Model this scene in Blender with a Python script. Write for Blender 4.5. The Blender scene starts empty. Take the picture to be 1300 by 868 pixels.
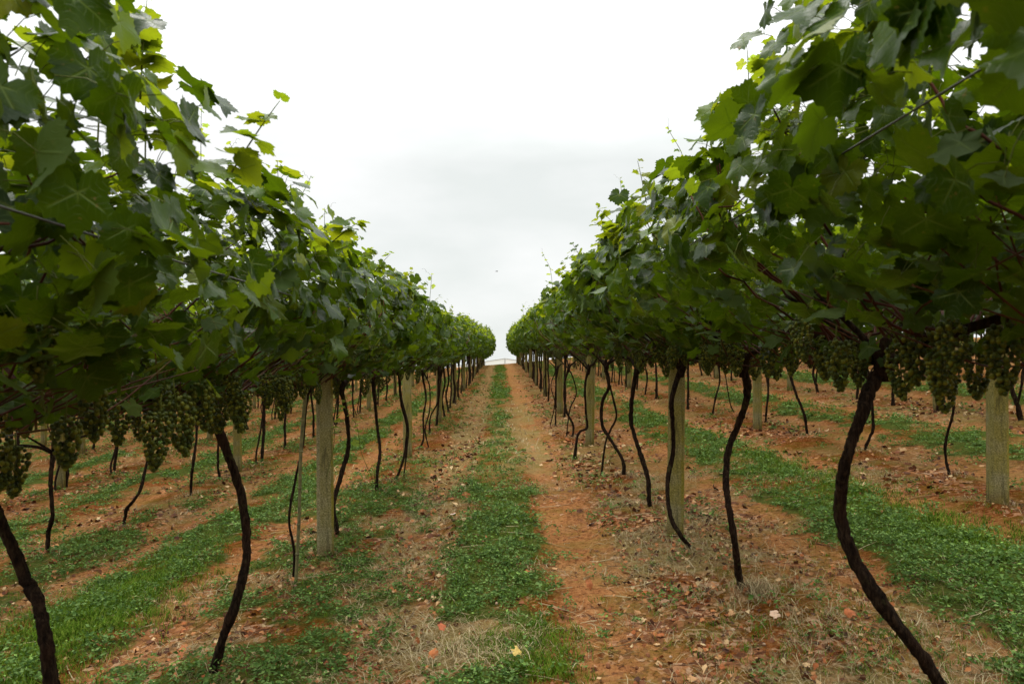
import bpy, math, random
import numpy as np
from mathutils import Vector

random.seed(11)
RNG = np.random.default_rng(11)
SC = bpy.context.scene
COL = SC.collection
R = math.radians

# ------------------------------------------------------------------ camera
F_PX, VX, VY, CAM_Z = 950.0, 636.0, 452.0, 1.55
cam_d = bpy.data.cameras.new('camera')
cam = bpy.data.objects.new('camera', cam_d)
COL.objects.link(cam)
cam.location = (0, 0, CAM_Z)
cam.rotation_euler = (R(90), 0, 0)
cam_d.sensor_width = 36
cam_d.lens = 36 * F_PX / 1300
cam_d.shift_x = (650 - VX) / 1300
cam_d.shift_y = (VY - 434) / 1300
cam_d.clip_start = 0.05
cam_d.clip_end = 6000
cam_d.dof.use_dof = True
cam_d.dof.focus_distance = 7.0
cam_d.dof.aperture_fstop = 5.6
SC.camera = cam

# ------------------------------------------------------------------ sky
SUN_EL, SUN_AZ = R(62), R(-25)      # azimuth measured from +Y towards +X
world = bpy.data.worlds.new('World')
SC.world = world
world.use_nodes = True
wn, wl = world.node_tree.nodes, world.node_tree.links
wn.clear()
w_out = wn.new('ShaderNodeOutputWorld')
w_bg = wn.new('ShaderNodeBackground')
w_bg.inputs['Strength'].default_value = 0.1
w_sky = wn.new('ShaderNodeTexSky')
w_sky.sky_type = 'NISHITA'
w_sky.sun_disc = False
w_sky.sun_elevation = SUN_EL
w_sky.sun_rotation = SUN_AZ
w_tc = wn.new('ShaderNodeTexCoord')
w_map = wn.new('ShaderNodeMapping')
w_map.inputs['Scale'].default_value = (1.0, 1.0, 2.6)
w_map.inputs['Location'].default_value = (0.35, 0.2, 0.1)
w_no = wn.new('ShaderNodeTexNoise')
w_no.inputs['Scale'].default_value = 2.3
w_no.inputs['Detail'].default_value = 5
w_no.inputs['Roughness'].default_value = 0.5
w_ramp = wn.new('ShaderNodeValToRGB')
w_ramp.color_ramp.elements[0].position = 0.39
w_ramp.color_ramp.elements[0].color = (0.83, 0.865, 0.845, 1)
w_ramp.color_ramp.elements[1].position = 0.60
w_ramp.color_ramp.elements[1].color = (1.0, 1.01, 1.0, 1)
# overcast skies are about three times brighter overhead than at the horizon
w_sep = wn.new('ShaderNodeSeparateXYZ')
w_mr = wn.new('ShaderNodeMapRange')
w_mr.inputs['From Min'].default_value = 0.25
w_mr.inputs['From Max'].default_value = 1.0
w_mr.inputs['To Min'].default_value = 8.3
w_mr.inputs['To Max'].default_value = 37.0
w_sc = wn.new('ShaderNodeVectorMath')
w_sc.operation = 'SCALE'
w_mix = wn.new('ShaderNodeMixRGB')
w_mix.inputs['Fac'].default_value = 0.97
wl.new(w_tc.outputs['Generated'], w_map.inputs['Vector'])
wl.new(w_map.outputs['Vector'], w_no.inputs['Vector'])
wl.new(w_no.outputs['Fac'], w_ramp.inputs['Fac'])
wl.new(w_tc.outputs['Generated'], w_sep.inputs['Vector'])
wl.new(w_sep.outputs['Z'], w_mr.inputs['Value'])
wl.new(w_ramp.outputs['Color'], w_sc.inputs[0])
wl.new(w_mr.outputs['Result'], w_sc.inputs['Scale'])
wl.new(w_sky.outputs['Color'], w_mix.inputs['Color1'])
wl.new(w_sc.outputs['Vector'], w_mix.inputs['Color2'])
wl.new(w_mix.outputs['Color'], w_bg.inputs['Color'])
wl.new(w_bg.outputs['Background'], w_out.inputs['Surface'])

# ------------------------------------------------------------------ sun
sun_d = bpy.data.lights.new('sun', 'SUN')
sun_d.energy = 1.4
sun_d.angle = R(24)
sun_d.color = (1.0, 0.96, 0.9)
sun = bpy.data.objects.new('sun', sun_d)
COL.objects.link(sun)
sdir = Vector((math.sin(SUN_AZ) * math.cos(SUN_EL), math.cos(SUN_AZ) * math.cos(SUN_EL), math.sin(SUN_EL)))
sun.rotation_euler = (-sdir).to_track_quat('-Z', 'Y').to_euler()

# ------------------------------------------------------------------ exposure
SC.view_settings.view_transform = 'Standard'
SC.view_settings.look = 'None'
SC.view_settings.exposure = 0.30
SC.view_settings.gamma = 1.0
SC.cycles.max_bounces = 7
SC.cycles.transmission_bounces = 5
SC.cycles.diffuse_bounces = 4
SC.cycles.glossy_bounces = 2
SC.cycles.sample_clamp_indirect = 6


# ================================================================== numpy helpers
def hash2(ix, iy, seed):
    h = (ix.astype(np.int64) * 374761393 + iy.astype(np.int64) * 668265263 + seed * 974634777) & 0xFFFFFFFF
    h = ((h ^ (h >> 13)) * 1274126177) & 0xFFFFFFFF
    return ((h ^ (h >> 16)) & 0xFFFF) / 65535.0

def vnoise(x, y, seed=0):
    x = np.asarray(x, float); y = np.asarray(y, float)
    ix, iy = np.floor(x), np.floor(y)
    fx, fy = x - ix, y - iy
    fx = fx * fx * (3 - 2 * fx); fy = fy * fy * (3 - 2 * fy)
    a = hash2(ix, iy, seed); b = hash2(ix + 1, iy, seed)
    c = hash2(ix, iy + 1, seed); d = hash2(ix + 1, iy + 1, seed)
    return (a * (1 - fx) + b * fx) * (1 - fy) + (c * (1 - fx) + d * fx) * fy

def fbm(x, y, seed=0, octs=4):
    t, amp, tot = 0, 1.0, 0
    for o in range(octs):
        t = t + amp * vnoise(x * 2 ** o, y * 2 ** o, seed + o * 17); tot += amp; amp *= 0.5
    return t / tot

def sstep(a, b, v):
    t = np.clip((v - a) / (b - a), 0, 1)
    return t * t * (3 - 2 * t)

def ground_z(X, Y):
    X = np.asarray(X, float); Y = np.asarray(Y, float)
    xr = np.clip(X, -45, 14)
    cross = 0.075 * xr + 0.004 * np.clip(xr, 0, 14) ** 2 + 0.015 * np.clip(X - 14, 0, 30)
    rise = 0.85 * sstep(8, 66, Y)
    fall = -0.032 * np.clip(Y - 66, 0, None)
    fall = fall + 0.0008 * np.clip(66 - Y, 0, 0)
    return cross + rise + fall

def gz(x, y):
    return float(ground_z(x, y))

ROWS = {-8: -20.3, -7: -17.6, -6: -14.9, -5: -12.2, -4: -9.5, -3: -6.85, -2: -4.2, -1: -1.48,
        1: 1.43, 2: 4.1, 3: 6.8, 4: 9.5, 5: 12.2, 6: 14.9, 7: 17.6, 8: 20.3}
ROWX = np.array(sorted(ROWS.values()))

def masks(X, Y):
    """green (leafy weeds), straw (dry grass), litter, soil redness for a ground point"""
    X = np.asarray(X, float); Y = np.asarray(Y, float)
    i = np.clip(np.searchsorted(ROWX, X) - 1, 0, len(ROWX) - 2)
    cl = (ROWX[i] + ROWX[i + 1]) / 2
    lane0 = (i == 7)
    laneR = (i >= 8)
    laneL = (i <= 6)
    w = X - cl
    wob = (fbm(X * 0.9 + 3, Y * 0.55, 5) - 0.5) * 0.55 + (fbm(X * 4.5, Y * 4.5, 9) - 0.5) * 0.62
    off = np.where(lane0, -0.06, np.where(laneR, 0.13, 0.05))
    half = np.where(lane0, 0.37, np.where(laneR, 0.52, 0.42))
    half = half * np.where(lane0 & (Y > 9) & (Y < 22), 0.75, 1.0)
    strip = 1 - sstep(half - 0.20, half + 0.20, np.abs(w - off) + wob)
    patch = sstep(0.36, 0.54, fbm(X * 2.1 + 9, Y * 1.3, 21))
    strip = strip * np.where(lane0, 0.58 + 0.42 * patch, 0.42 + 0.58 * patch)
    dry = lane0 * sstep(8.5, 10.5, Y) * (1 - sstep(20, 27, Y))
    strip = strip * (1 - 0.30 * dry)
    # straw clearing at the near end of the middle lane
    clr = np.exp(-(((X + 0.2) / 0.42) ** 2 + ((Y - 4.05) / 0.38) ** 2))
    clr = clr * (.45 + 1.1 * fbm(X * 9, Y * 9, 91, 3))
    strip = strip * (1 - 0.95 * sstep(.3, .45, clr) * lane0)
    # margin weeds: left row near the camera, patchy elsewhere
    dl = X - ROWX[i]; dr = ROWX[i + 1] - X
    near_row = np.minimum(dl, dr)
    rowm = 1 - sstep(0.55, 0.95, near_row + wob * 0.7)
    wl_ = ((X < -0.55) & (X > -4.4) & (Y < 9.0 + 1.6 * (fbm(X, Y * 0, 3) - .5)))
    margin = rowm * sstep(0.38, 0.56, fbm(X * 2.2, Y * 1.6, 33)) * np.where(wl_, .75, np.where(X < 0, 0.55, 0.22))
    ex = ((X > -1.75) & (X < -0.60) & (Y < 8.4)) * sstep(0.44, 0.62, fbm(X * 3.4, Y * 2.6, 35)) * 0.74
    margin = np.maximum(margin, ex)
    green = np.clip(np.maximum(strip, margin), 0, 1)
    track = sstep(0.36, 0.52, np.abs(w - off)) * (1 - sstep(0.85, 1.1, np.abs(w)))
    straw = np.clip((1 - green) * sstep(0.42, 0.62, fbm(X * 1.7 + 40, Y * 1.5, 51)), 0, 1)
    straw = straw * np.where((X > .9) & (X < 2.5) & (Y < 9), 1.5, 0.8) * (1 - 0.55 * track)
    straw = np.maximum(straw, sstep(.2, .45, clr) * lane0)
    straw = np.maximum(straw, dry * (np.abs(w + .1) < .85) * sstep(.35, .55, fbm(X * 3, Y * 1.5, 52)))
    litter = (0.35 + 0.65 * rowm) * sstep(0.30, 0.6, fbm(X * 1.9 + 7, Y * 1.6, 61)) * (1 - 0.6 * green)
    litter = litter * np.where((X > 0.9) & (X < 2.5), 1.5, 0.9)
    straw = np.maximum(straw, ((X < -.35) & (X > -1.0) & lane0) * sstep(.36, .56, fbm(X * 4, Y * 3, 53)) * .9)
    litter = litter + 0.6 * ((X < -0.35) & (X > -0.95) & lane0)
    return green, np.clip(straw, 0, 1), np.clip(litter, 0, 1), track

def make_mesh(name, V, faces, uv=None, mat=None, smooth=True, fmat=None, attr=None):
    """faces: list of int arrays (M,k)"""
    me = bpy.data.meshes.new(name)
    V = np.asarray(V, np.float32)
    faces = [np.asarray(f, np.int32) for f in faces if len(f)]
    loops = np.concatenate([f.ravel() for f in faces])
    tot = np.concatenate([np.full(len(f), f.shape[1], np.int32) for f in faces])
    st = np.concatenate([[0], np.cumsum(tot)[:-1]]).astype(np.int32)
    me.vertices.add(len(V)); me.vertices.foreach_set('co', V.ravel())
    me.loops.add(len(loops)); me.loops.foreach_set('vertex_index', loops)
    me.polygons.add(len(tot)); me.polygons.foreach_set('loop_start', st)
    me.polygons.foreach_set('use_smooth', np.full(len(tot), smooth))
    if uv is not None:
        l = me.uv_layers.new(name='UVMap')
        l.data.foreach_set('uv', np.asarray(uv, np.float32)[loops].ravel())
    if attr is not None:
        for an, arr in attr.items():
            a = me.color_attributes.new(an, 'FLOAT_COLOR', 'POINT')
            a.data.foreach_set('color', np.asarray(arr, np.float32).ravel())
    for m in (mat if isinstance(mat, (list, tuple)) else [mat]):
        if m: me.materials.append(m)
    if fmat is not None:
        me.polygons.foreach_set('material_index', np.asarray(fmat, np.int32))
    me.update(calc_edges=True)
    return me

def obj(name, me, parent=None, loc=(0, 0, 0), rz=0.0):
    o = bpy.data.objects.new(name, me)
    COL.objects.link(o)
    o.location = loc; o.rotation_euler = (0, 0, rz)
    if parent: o.parent = parent
    return o

def tag(o, label=None, cat=None, group=None, kind=None):
    if label: o['label'] = label
    if cat: o['category'] = cat
    if group: o['group'] = group
    if kind: o['kind'] = kind
    return o

class Acc:
    """collects pieces for one mesh"""
    def __init__(s): s.V = []; s.T = []; s.Q = []; s.uv = []; s.n = 0; s.tm = []; s.qm = []
    def add(s, V, T=None, Q=None, uv=None, m=0):
        V = np.asarray(V, float).reshape(-1, 3)
        s.V.append(V)
        s.uv.append(np.zeros((len(V), 2)) if uv is None else np.asarray(uv).reshape(-1, 2))
        if T is not None and len(T):
            T = np.asarray(T).reshape(-1, 3); s.T.append(T + s.n); s.tm.append(np.full(len(T), m))
        if Q is not None and len(Q):
            Q = np.asarray(Q).reshape(-1, 4); s.Q.append(Q + s.n); s.qm.append(np.full(len(Q), m))
        s.n += len(V)
    def mesh(s, name, mat, smooth=True):
        fs = []; fm = []
        if s.T: fs.append(np.concatenate(s.T)); fm.append(np.concatenate(s.tm))
        if s.Q: fs.append(np.concatenate(s.Q)); fm.append(np.concatenate(s.qm))
        return make_mesh(name, np.concatenate(s.V), fs, np.concatenate(s.uv), mat, smooth, np.concatenate(fm))

def catmull(P, n=6):
    P = np.asarray(P, float)
    if len(P) < 3: 
        t = np.linspace(0, 1, n + 1)[:, None]
        return P[0] * (1 - t) + P[-1] * t
    Q = np.vstack([2 * P[0] - P[1], P, 2 * P[-1] - P[-2]])
    out = []
    for i in range(1, len(Q) - 2):
        for t in np.linspace(0, 1, n, endpoint=False):
            out.append(0.5 * ((2 * Q[i]) + (-Q[i - 1] + Q[i + 1]) * t + (2 * Q[i - 1] - 5 * Q[i] + 4 * Q[i + 1] - Q[i + 2]) * t * t
                              + (-Q[i - 1] + 3 * Q[i] - 3 * Q[i + 1] + Q[i + 2]) * t ** 3))
    out.append(Q[-2])
    return np.array(out)

def tube(acc, P, rad, sides=8, rough=0.0, seed=0, m=0, cap=True):
    """sweep a ring along P (k,3); rad scalar or (k,)"""
    P = np.asarray(P, float); k = len(P)
    rad = np.broadcast_to(np.asarray(rad, float), (k,)) if np.ndim(rad) == 0 or len(np.atleast_1d(rad)) == k else \
        np.interp(np.linspace(0, 1, k), np.linspace(0, 1, len(rad)), rad)
    T = np.gradient(P, axis=0); T /= np.linalg.norm(T, axis=1)[:, None] + 1e-9
    ref = np.array([1.0, 0.1, 0.05]) if abs(T[:, 0]).mean() < 0.8 else np.array([0.05, 1.0, 0.1])
    A = np.cross(T, ref); A /= np.linalg.norm(A, axis=1)[:, None] + 1e-9
    B = np.cross(T, A)
    ph = np.linspace(0, 2 * math.pi, sides, endpoint=False)
    rr = rad[:, None] * np.ones((1, sides))
    if rough:
        s = np.linspace(0, 1, k)[:, None]
        L = np.linalg.norm(np.diff(P, axis=0), axis=1).sum()
        n1 = fbm(np.cos(ph)[None, :] * 1.6 + 7 + s * 0, s * L * 9 + np.sin(ph)[None, :] * 1.6 + 5, seed, 3)
        n2 = vnoise(np.tile(np.arange(sides) * 1.7, (k, 1)), s * L * 30 + 0 * rr, seed + 5)
        rr = rr * (1 + rough * (n1 - 0.5) * 2.2 + rough * 0.7 * (n2 - 0.5))
    V = P[:, None, :] + rr[..., None] * (np.cos(ph)[None, :, None] * A[:, None, :] + np.sin(ph)[None, :, None] * B[:, None, :])
    V = V.reshape(-1, 3)
    a = np.arange(k - 1)[:, None] * sides + np.arange(sides)[None, :]
    b = np.arange(k - 1)[:, None] * sides + (np.arange(sides)[None, :] + 1) % sides
    Q = np.stack([a, b, b + sides, a + sides], -1).reshape(-1, 4)
    Tn = []
    if cap:
        V = np.vstack([V, P[0] - T[0] * rad[0] * .2, P[-1] + T[-1] * rad[-1] * .6])
        c0, c1 = k * sides, k * sides + 1
        for j in range(sides):
            Tn.append((c0, (j + 1) % sides, j))
            Tn.append((c1, (k - 1) * sides + j, (k - 1) * sides + (j + 1) % sides))
    acc.add(V, Tn, Q, m=m)


# ================================================================== materials
def new_mat(name):
    m = bpy.data.materials.new(name); m.use_nodes = True
    nt = m.node_tree; nt.nodes.clear()
    out = nt.nodes.new('ShaderNodeOutputMaterial')
    return m, nt, out

class NT:
    def __init__(s, nt): s.nt = nt; s.N = nt.nodes; s.L = nt.links
    def node(s, t, **kw):
        n = s.N.new(t)
        for k, v in kw.items(): setattr(n, k, v)
        return n
    def put(s, sock, v):
        if isinstance(v, bpy.types.NodeSocket): s.L.new(v, sock)
        else:
            if isinstance(v, (tuple, list)) and sock.type == 'RGBA' and len(v) == 3: v = (*v, 1)
            sock.default_value = v
    def math(s, op, a, b=0.0, c=None, clamp=False):
        n = s.node('ShaderNodeMath', operation=op, use_clamp=clamp)
        s.put(n.inputs[0], a); s.put(n.inputs[1], b)
        if c is not None: s.put(n.inputs[2], c)
        return n.outputs[0]
    def noise(s, vec, scale, detail=4, rough=0.55):
        n = s.node('ShaderNodeTexNoise')
        if vec is not None: s.put(n.inputs['Vector'], vec)
        n.inputs['Scale'].default_value = scale; n.inputs['Detail'].default_value = detail
        n.inputs['Roughness'].default_value = rough
        return n.outputs['Fac']
    def ramp(s, fac, stops, interp='LINEAR'):
        n = s.node('ShaderNodeValToRGB'); n.color_ramp.interpolation = interp
        e = n.color_ramp.elements
        while len(e) < len(stops): e.new(0.5)
        for q, (p, c) in zip(e, stops):
            q.position = p; q.color = (*c, 1) if len(c) == 3 else c
        s.put(n.inputs['Fac'], fac)
        return n.outputs['Color']
    def mrange(s, v, a, b, c=0.0, d=1.0):
        n = s.node('ShaderNodeMapRange'); n.clamp = True
        s.put(n.inputs['Value'], v)
        n.inputs['From Min'].default_value = a; n.inputs['From Max'].default_value = b
        n.inputs['To Min'].default_value = c; n.inputs['To Max'].default_value = d
        return n.outputs['Result']
    def mix(s, f, a, b, mode='MIX'):
        n = s.node('ShaderNodeMixRGB', blend_type=mode)
        s.put(n.inputs['Fac'], f); s.put(n.inputs['Color1'], a); s.put(n.inputs['Color2'], b)
        return n.outputs['Color']
    def bump(s, h, strength=0.5, dist=0.01):
        n = s.node('ShaderNodeBump'); s.put(n.inputs['Height'], h)
        n.inputs['Strength'].default_value = strength; n.inputs['Distance'].default_value = dist
        return n.outputs['Normal']
    def bsdf(s, col, rough=0.6, normal=None, spec=0.5, sub=None):
        n = s.node('ShaderNodeBsdfPrincipled')
        s.put(n.inputs['Base Color'], col); s.put(n.inputs['Roughness'], rough)
        s.put(n.inputs['Specular IOR Level'], spec)
        if normal is not None: s.put(n.inputs['Normal'], normal)
        return n

def leaf_material(name, dark, mid, light, trans, tw=0.35, back=(0.20, 0.26, 0.15), yellow=0.0, gloss=0.42, spec=0.10):
    m, nt, out = new_mat(name); g = NT(nt)
    geo = g.node('ShaderNodeNewGeometry')
    rnd = geo.outputs['Random Per Island']
    uvn = g.node('ShaderNodeUVMap'); sx = g.node('ShaderNodeSeparateXYZ'); g.L.new(uvn.outputs['UV'], sx.inputs[0])
    al, ac = sx.outputs['X'], sx.outputs['Y']
    tc = g.node('ShaderNodeTexCoord')
    main = g.mrange(ac, 0.008, 0.040, 1, 0)
    sec = g.math('SUBTRACT', al, g.math('MULTIPLY', ac, 0.85))
    fr = g.math('ABSOLUTE', g.math('SUBTRACT', g.math('FRACT', g.math('MULTIPLY', sec, 6.0)), 0.5))
    sec = g.math('MULTIPLY', g.mrange(fr, 0.0, 0.10, 1, 0), g.mrange(ac, 0.0, 0.35, 1.0, 0.1))
    vein = g.math('MAXIMUM', main, g.math('MULTIPLY', sec, 0.55))
    col = g.ramp(rnd, [(0.0, dark), (0.45, mid), (0.93, light), (0.985, (light[0] * (2.2 if yellow else 1.3), light[1] * 1.4, light[2]))])
    patch = g.noise(tc.outputs['Object'], 18, 3)
    col = g.mix(g.mrange(patch, 0.35, 0.75, 0, 0.5), col, g.mix(1.0, col, (1.35, 1.25, 0.8), 'MULTIPLY'))
    col = g.mix(g.math('MULTIPLY', vein, 0.75), col, (0.12, 0.165, 0.03))
    if yellow:
        sp = g.mrange(g.noise(tc.outputs['Object'], 60, 2), 0.68, 0.74, 0, yellow)
        col = g.mix(sp, col, (0.16, 0.09, 0.03))
    bk = g.mix(0.6, col, back)
    colb = g.mix(geo.outputs['Backfacing'], col, bk)
    bh = g.math('ADD', g.math('MULTIPLY', vein, -0.6), g.math('MULTIPLY', g.noise(tc.outputs['Object'], 55, 2), 0.7))
    nrm = g.bump(bh, 0.55, 0.004)
    rough = g.mix(geo.outputs['Backfacing'], (gloss,) * 3, (0.75,) * 3)
    b = g.bsdf(colb, rough, nrm, spec)
    t = g.node('ShaderNodeBsdfTranslucent')
    tcol = g.mix(g.math('MULTIPLY', vein, 0.55), g.mix(rnd, trans, (trans[0] * 1.3, trans[1] * 1.05, trans[2])),
                 (trans[0] * .45, trans[1] * .5, trans[2] * .5))
    g.put(t.inputs['Color'], tcol)
    mx = g.node('ShaderNodeMixShader'); mx.inputs['Fac'].default_value = tw
    g.L.new(b.outputs[0], mx.inputs[1]); g.L.new(t.outputs[0], mx.inputs[2])
    g.L.new(mx.outputs[0], out.inputs['Surface'])
    return m

M = {}
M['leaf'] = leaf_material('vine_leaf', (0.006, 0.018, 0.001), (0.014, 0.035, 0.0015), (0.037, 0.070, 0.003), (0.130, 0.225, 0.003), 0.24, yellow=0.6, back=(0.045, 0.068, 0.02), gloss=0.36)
M['tip'] = leaf_material('backlit_upper_leaf', (0.030, 0.062, 0.004), (0.045, 0.092, 0.006), (0.075, 0.125, 0.010), (0.27, 0.37, 0.008), 0.42, yellow=0.4, back=(0.08, 0.12, 0.03))  # paler young tips; yellow backlight on the crown put into the leaf colour
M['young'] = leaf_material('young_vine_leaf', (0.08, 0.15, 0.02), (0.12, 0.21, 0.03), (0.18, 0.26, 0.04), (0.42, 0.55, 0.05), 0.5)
M['weed'] = leaf_material('weed_leaf', (0.018, 0.042, 0.008), (0.058, 0.118, 0.025), (0.16, 0.25, 0.080), (0.14, 0.26, 0.02), 0.25, back=(.1,.15,.05), gloss=0.6, spec=0.08)

def simple(name, fn):
    m, nt, out = new_mat(name); g = NT(nt)
    b = fn(g)
    g.L.new(b.outputs[0], out.inputs['Surface'])
    return m

def _bark(g):
    tc = g.node('ShaderNodeTexCoord'); mp = g.node('ShaderNodeMapping')
    mp.inputs['Scale'].default_value = (1, 1, 0.22); g.L.new(tc.outputs['Object'], mp.inputs['Vector'])
    n = g.noise(mp.outputs['Vector'], 85, 5, 0.65); n2 = g.noise(tc.outputs['Object'], 7, 4)
    col = g.ramp(n, [(0.3, (0.005, 0.0035, 0.0025)), (0.5, (0.018, 0.011, 0.007)), (0.72, (0.055, 0.034, 0.020))])
    col = g.mix(g.mrange(n2, 0.5, 0.7, 0, 0.55), col, (0.036, 0.014, 0.008))
    moss = g.mrange(g.noise(tc.outputs['Object'], 14, 5), 0.62, 0.70, 0, 0.7)
    col = g.mix(moss, col, (0.05, 0.052, 0.018))
    return g.bsdf(col, 0.95, g.bump(n, 1.0, 0.02), 0.05)
M['bark'] = simple('vine_bark', _bark)

def _cane(g):
    tc = g.node('ShaderNodeTexCoord')
    n = g.noise(tc.outputs['Object'], 9, 3)
    col = g.ramp(n, [(0.35, (0.032, 0.010, 0.006)), (0.55, (0.075, 0.019, 0.008)), (0.7, (0.09, 0.06, 0.012))])
    return g.bsdf(col, 0.6, None, 0.15)
M['cane'] = simple('red_cane', _cane)
M['petiole'] = simple('petiole', lambda g: g.bsdf((0.075, 0.085, 0.012), 0.6, None, 0.1))
M['stake'] = simple('bamboo', lambda g: g.bsdf(g.ramp(g.noise(g.node('ShaderNodeTexCoord').outputs['Object'], 30, 4), [(0.3, (0.06, 0.055, 0.02)), (0.7, (0.17, 0.15, 0.05))]), 0.6))
M['wire'] = simple('wire', lambda g: g.bsdf((0.05, 0.045, 0.04), 0.5))

def _grape(g):
    geo = g.node('ShaderNodeNewGeometry'); tc = g.node('ShaderNodeTexCoord')
    col = g.ramp(geo.outputs['Random Per Island'], [(0.0, (0.022, 0.032, 0.003)), (0.6, (0.052, 0.066, 0.006)), (1.0, (0.14, 0.14, 0.012))])
    n = g.noise(tc.outputs['Object'], 40, 3)
    col = g.mix(g.mrange(n, 0.5, 0.75, 0, 0.35), col, (0.08, 0.10, 0.04))
    b = g.bsdf(col, 0.5, None, 0.15)
    b.inputs['Subsurface Weight'].default_value = 0.0
    return b
M['grape'] = simple('green_grape', _grape)

def _concrete(g, lo=0.5):
    tc = g.node('ShaderNodeTexCoord'); P = tc.outputs['Object']
    n = g.noise(P, 95, 4, 0.7); n2 = g.noise(P, 6, 5)
    col = g.ramp(n, [(0.25, (0.07, 0.06, 0.025)), (0.5, (0.19, 0.165, 0.085)), (0.7, (0.37, 0.33, 0.20))])
    geo = g.node('ShaderNodeNewGeometry'); sp = g.node('ShaderNodeSeparateXYZ')
    vt = g.node('ShaderNodeVectorTransform', vector_type='NORMAL', convert_from='WORLD', convert_to='OBJECT')
    g.L.new(geo.outputs['Normal'], vt.inputs[0]); g.L.new(vt.outputs[0], sp.inputs[0])
    side = g.mrange(sp.outputs['X'], -0.3, 0.6, lo, 0.85)
    lich = g.math('MULTIPLY', g.mrange(n2, 0.34, 0.55, 0.15, 1.0), side)
    col = g.mix(lich, col, g.mix(g.mrange(n, .3, .7), (0.10, 0.085, 0.008), (0.27, 0.22, 0.02)))
    sz = g.node('ShaderNodeSeparateXYZ'); g.L.new(P, sz.inputs[0])
    foot = g.mrange(g.math('ADD', sz.outputs['Z'], g.math('MULTIPLY', g.noise(P, 12, 3), 0.15)), 0.06, 0.22, 0.75, 0)
    col = g.mix(foot, col, (0.10, 0.055, 0.02))
    ms = g.node('ShaderNodeMapping'); ms.inputs['Scale'].default_value = (1, 1, .12); g.L.new(P, ms.inputs['Vector'])
    col = g.mix(g.mrange(g.noise(ms.outputs['Vector'], 40, 4), .52, .68, 0, .6), col, (0.045, 0.04, 0.02))
    return g.bsdf(col, 0.92, g.bump(n, 0.6, 0.006), 0.05)
M['concrete'] = simple('lichen_concrete', _concrete)
M['concrete_grey'] = simple('grey_concrete', lambda g: _concrete(g, 0.05))

def _dead(g):
    geo = g.node('ShaderNodeNewGeometry')
    col = g.ramp(geo.outputs['Random Per Island'], [(0.0, (0.045, 0.018, 0.010)), (0.35, (0.13, 0.045, 0.018)), (0.6, (0.33, 0.10, 0.03)),
                                                    (0.75, (0.40, 0.17, 0.06)), (1.0, (0.52, 0.38, 0.20))])
    return g.bsdf(col, 0.8, None, 0.2)
M['dead'] = simple('dead_leaf', _dead)
def _straw(g):
    geo = g.node('ShaderNodeNewGeometry')
    col = g.ramp(geo.outputs['Random Per Island'], [(0.0, (0.12, 0.07, 0.03)), (0.4, (0.26, 0.19, 0.09)), (1.0, (0.46, 0.38, 0.22))])
    return g.bsdf(col, 0.8, None, 0.2)
M['straw'] = simple('dry_straw', _straw)
def _grass(g):
    geo = g.node('ShaderNodeNewGeometry')
    col = g.ramp(geo.outputs['Random Per Island'], [(0.0, (0.035, 0.08, 0.004)), (0.6, (0.085, 0.16, 0.008)), (1.0, (0.16, 0.20, 0.03))])
    return g.bsdf(col, 0.8, None, 0.05)
M['grass'] = simple('grass_blade', _grass)
M['clod'] = simple('clod', lambda g: g.bsdf(g.ramp(g.node('ShaderNodeNewGeometry').outputs['Random Per Island'], [(0, (0.14, 0.055, 0.025)), (0.8, (0.30, 0.13, 0.06)), (1, (0.42, 0.30, 0.2))]), 0.95, None, 0.1))

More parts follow.
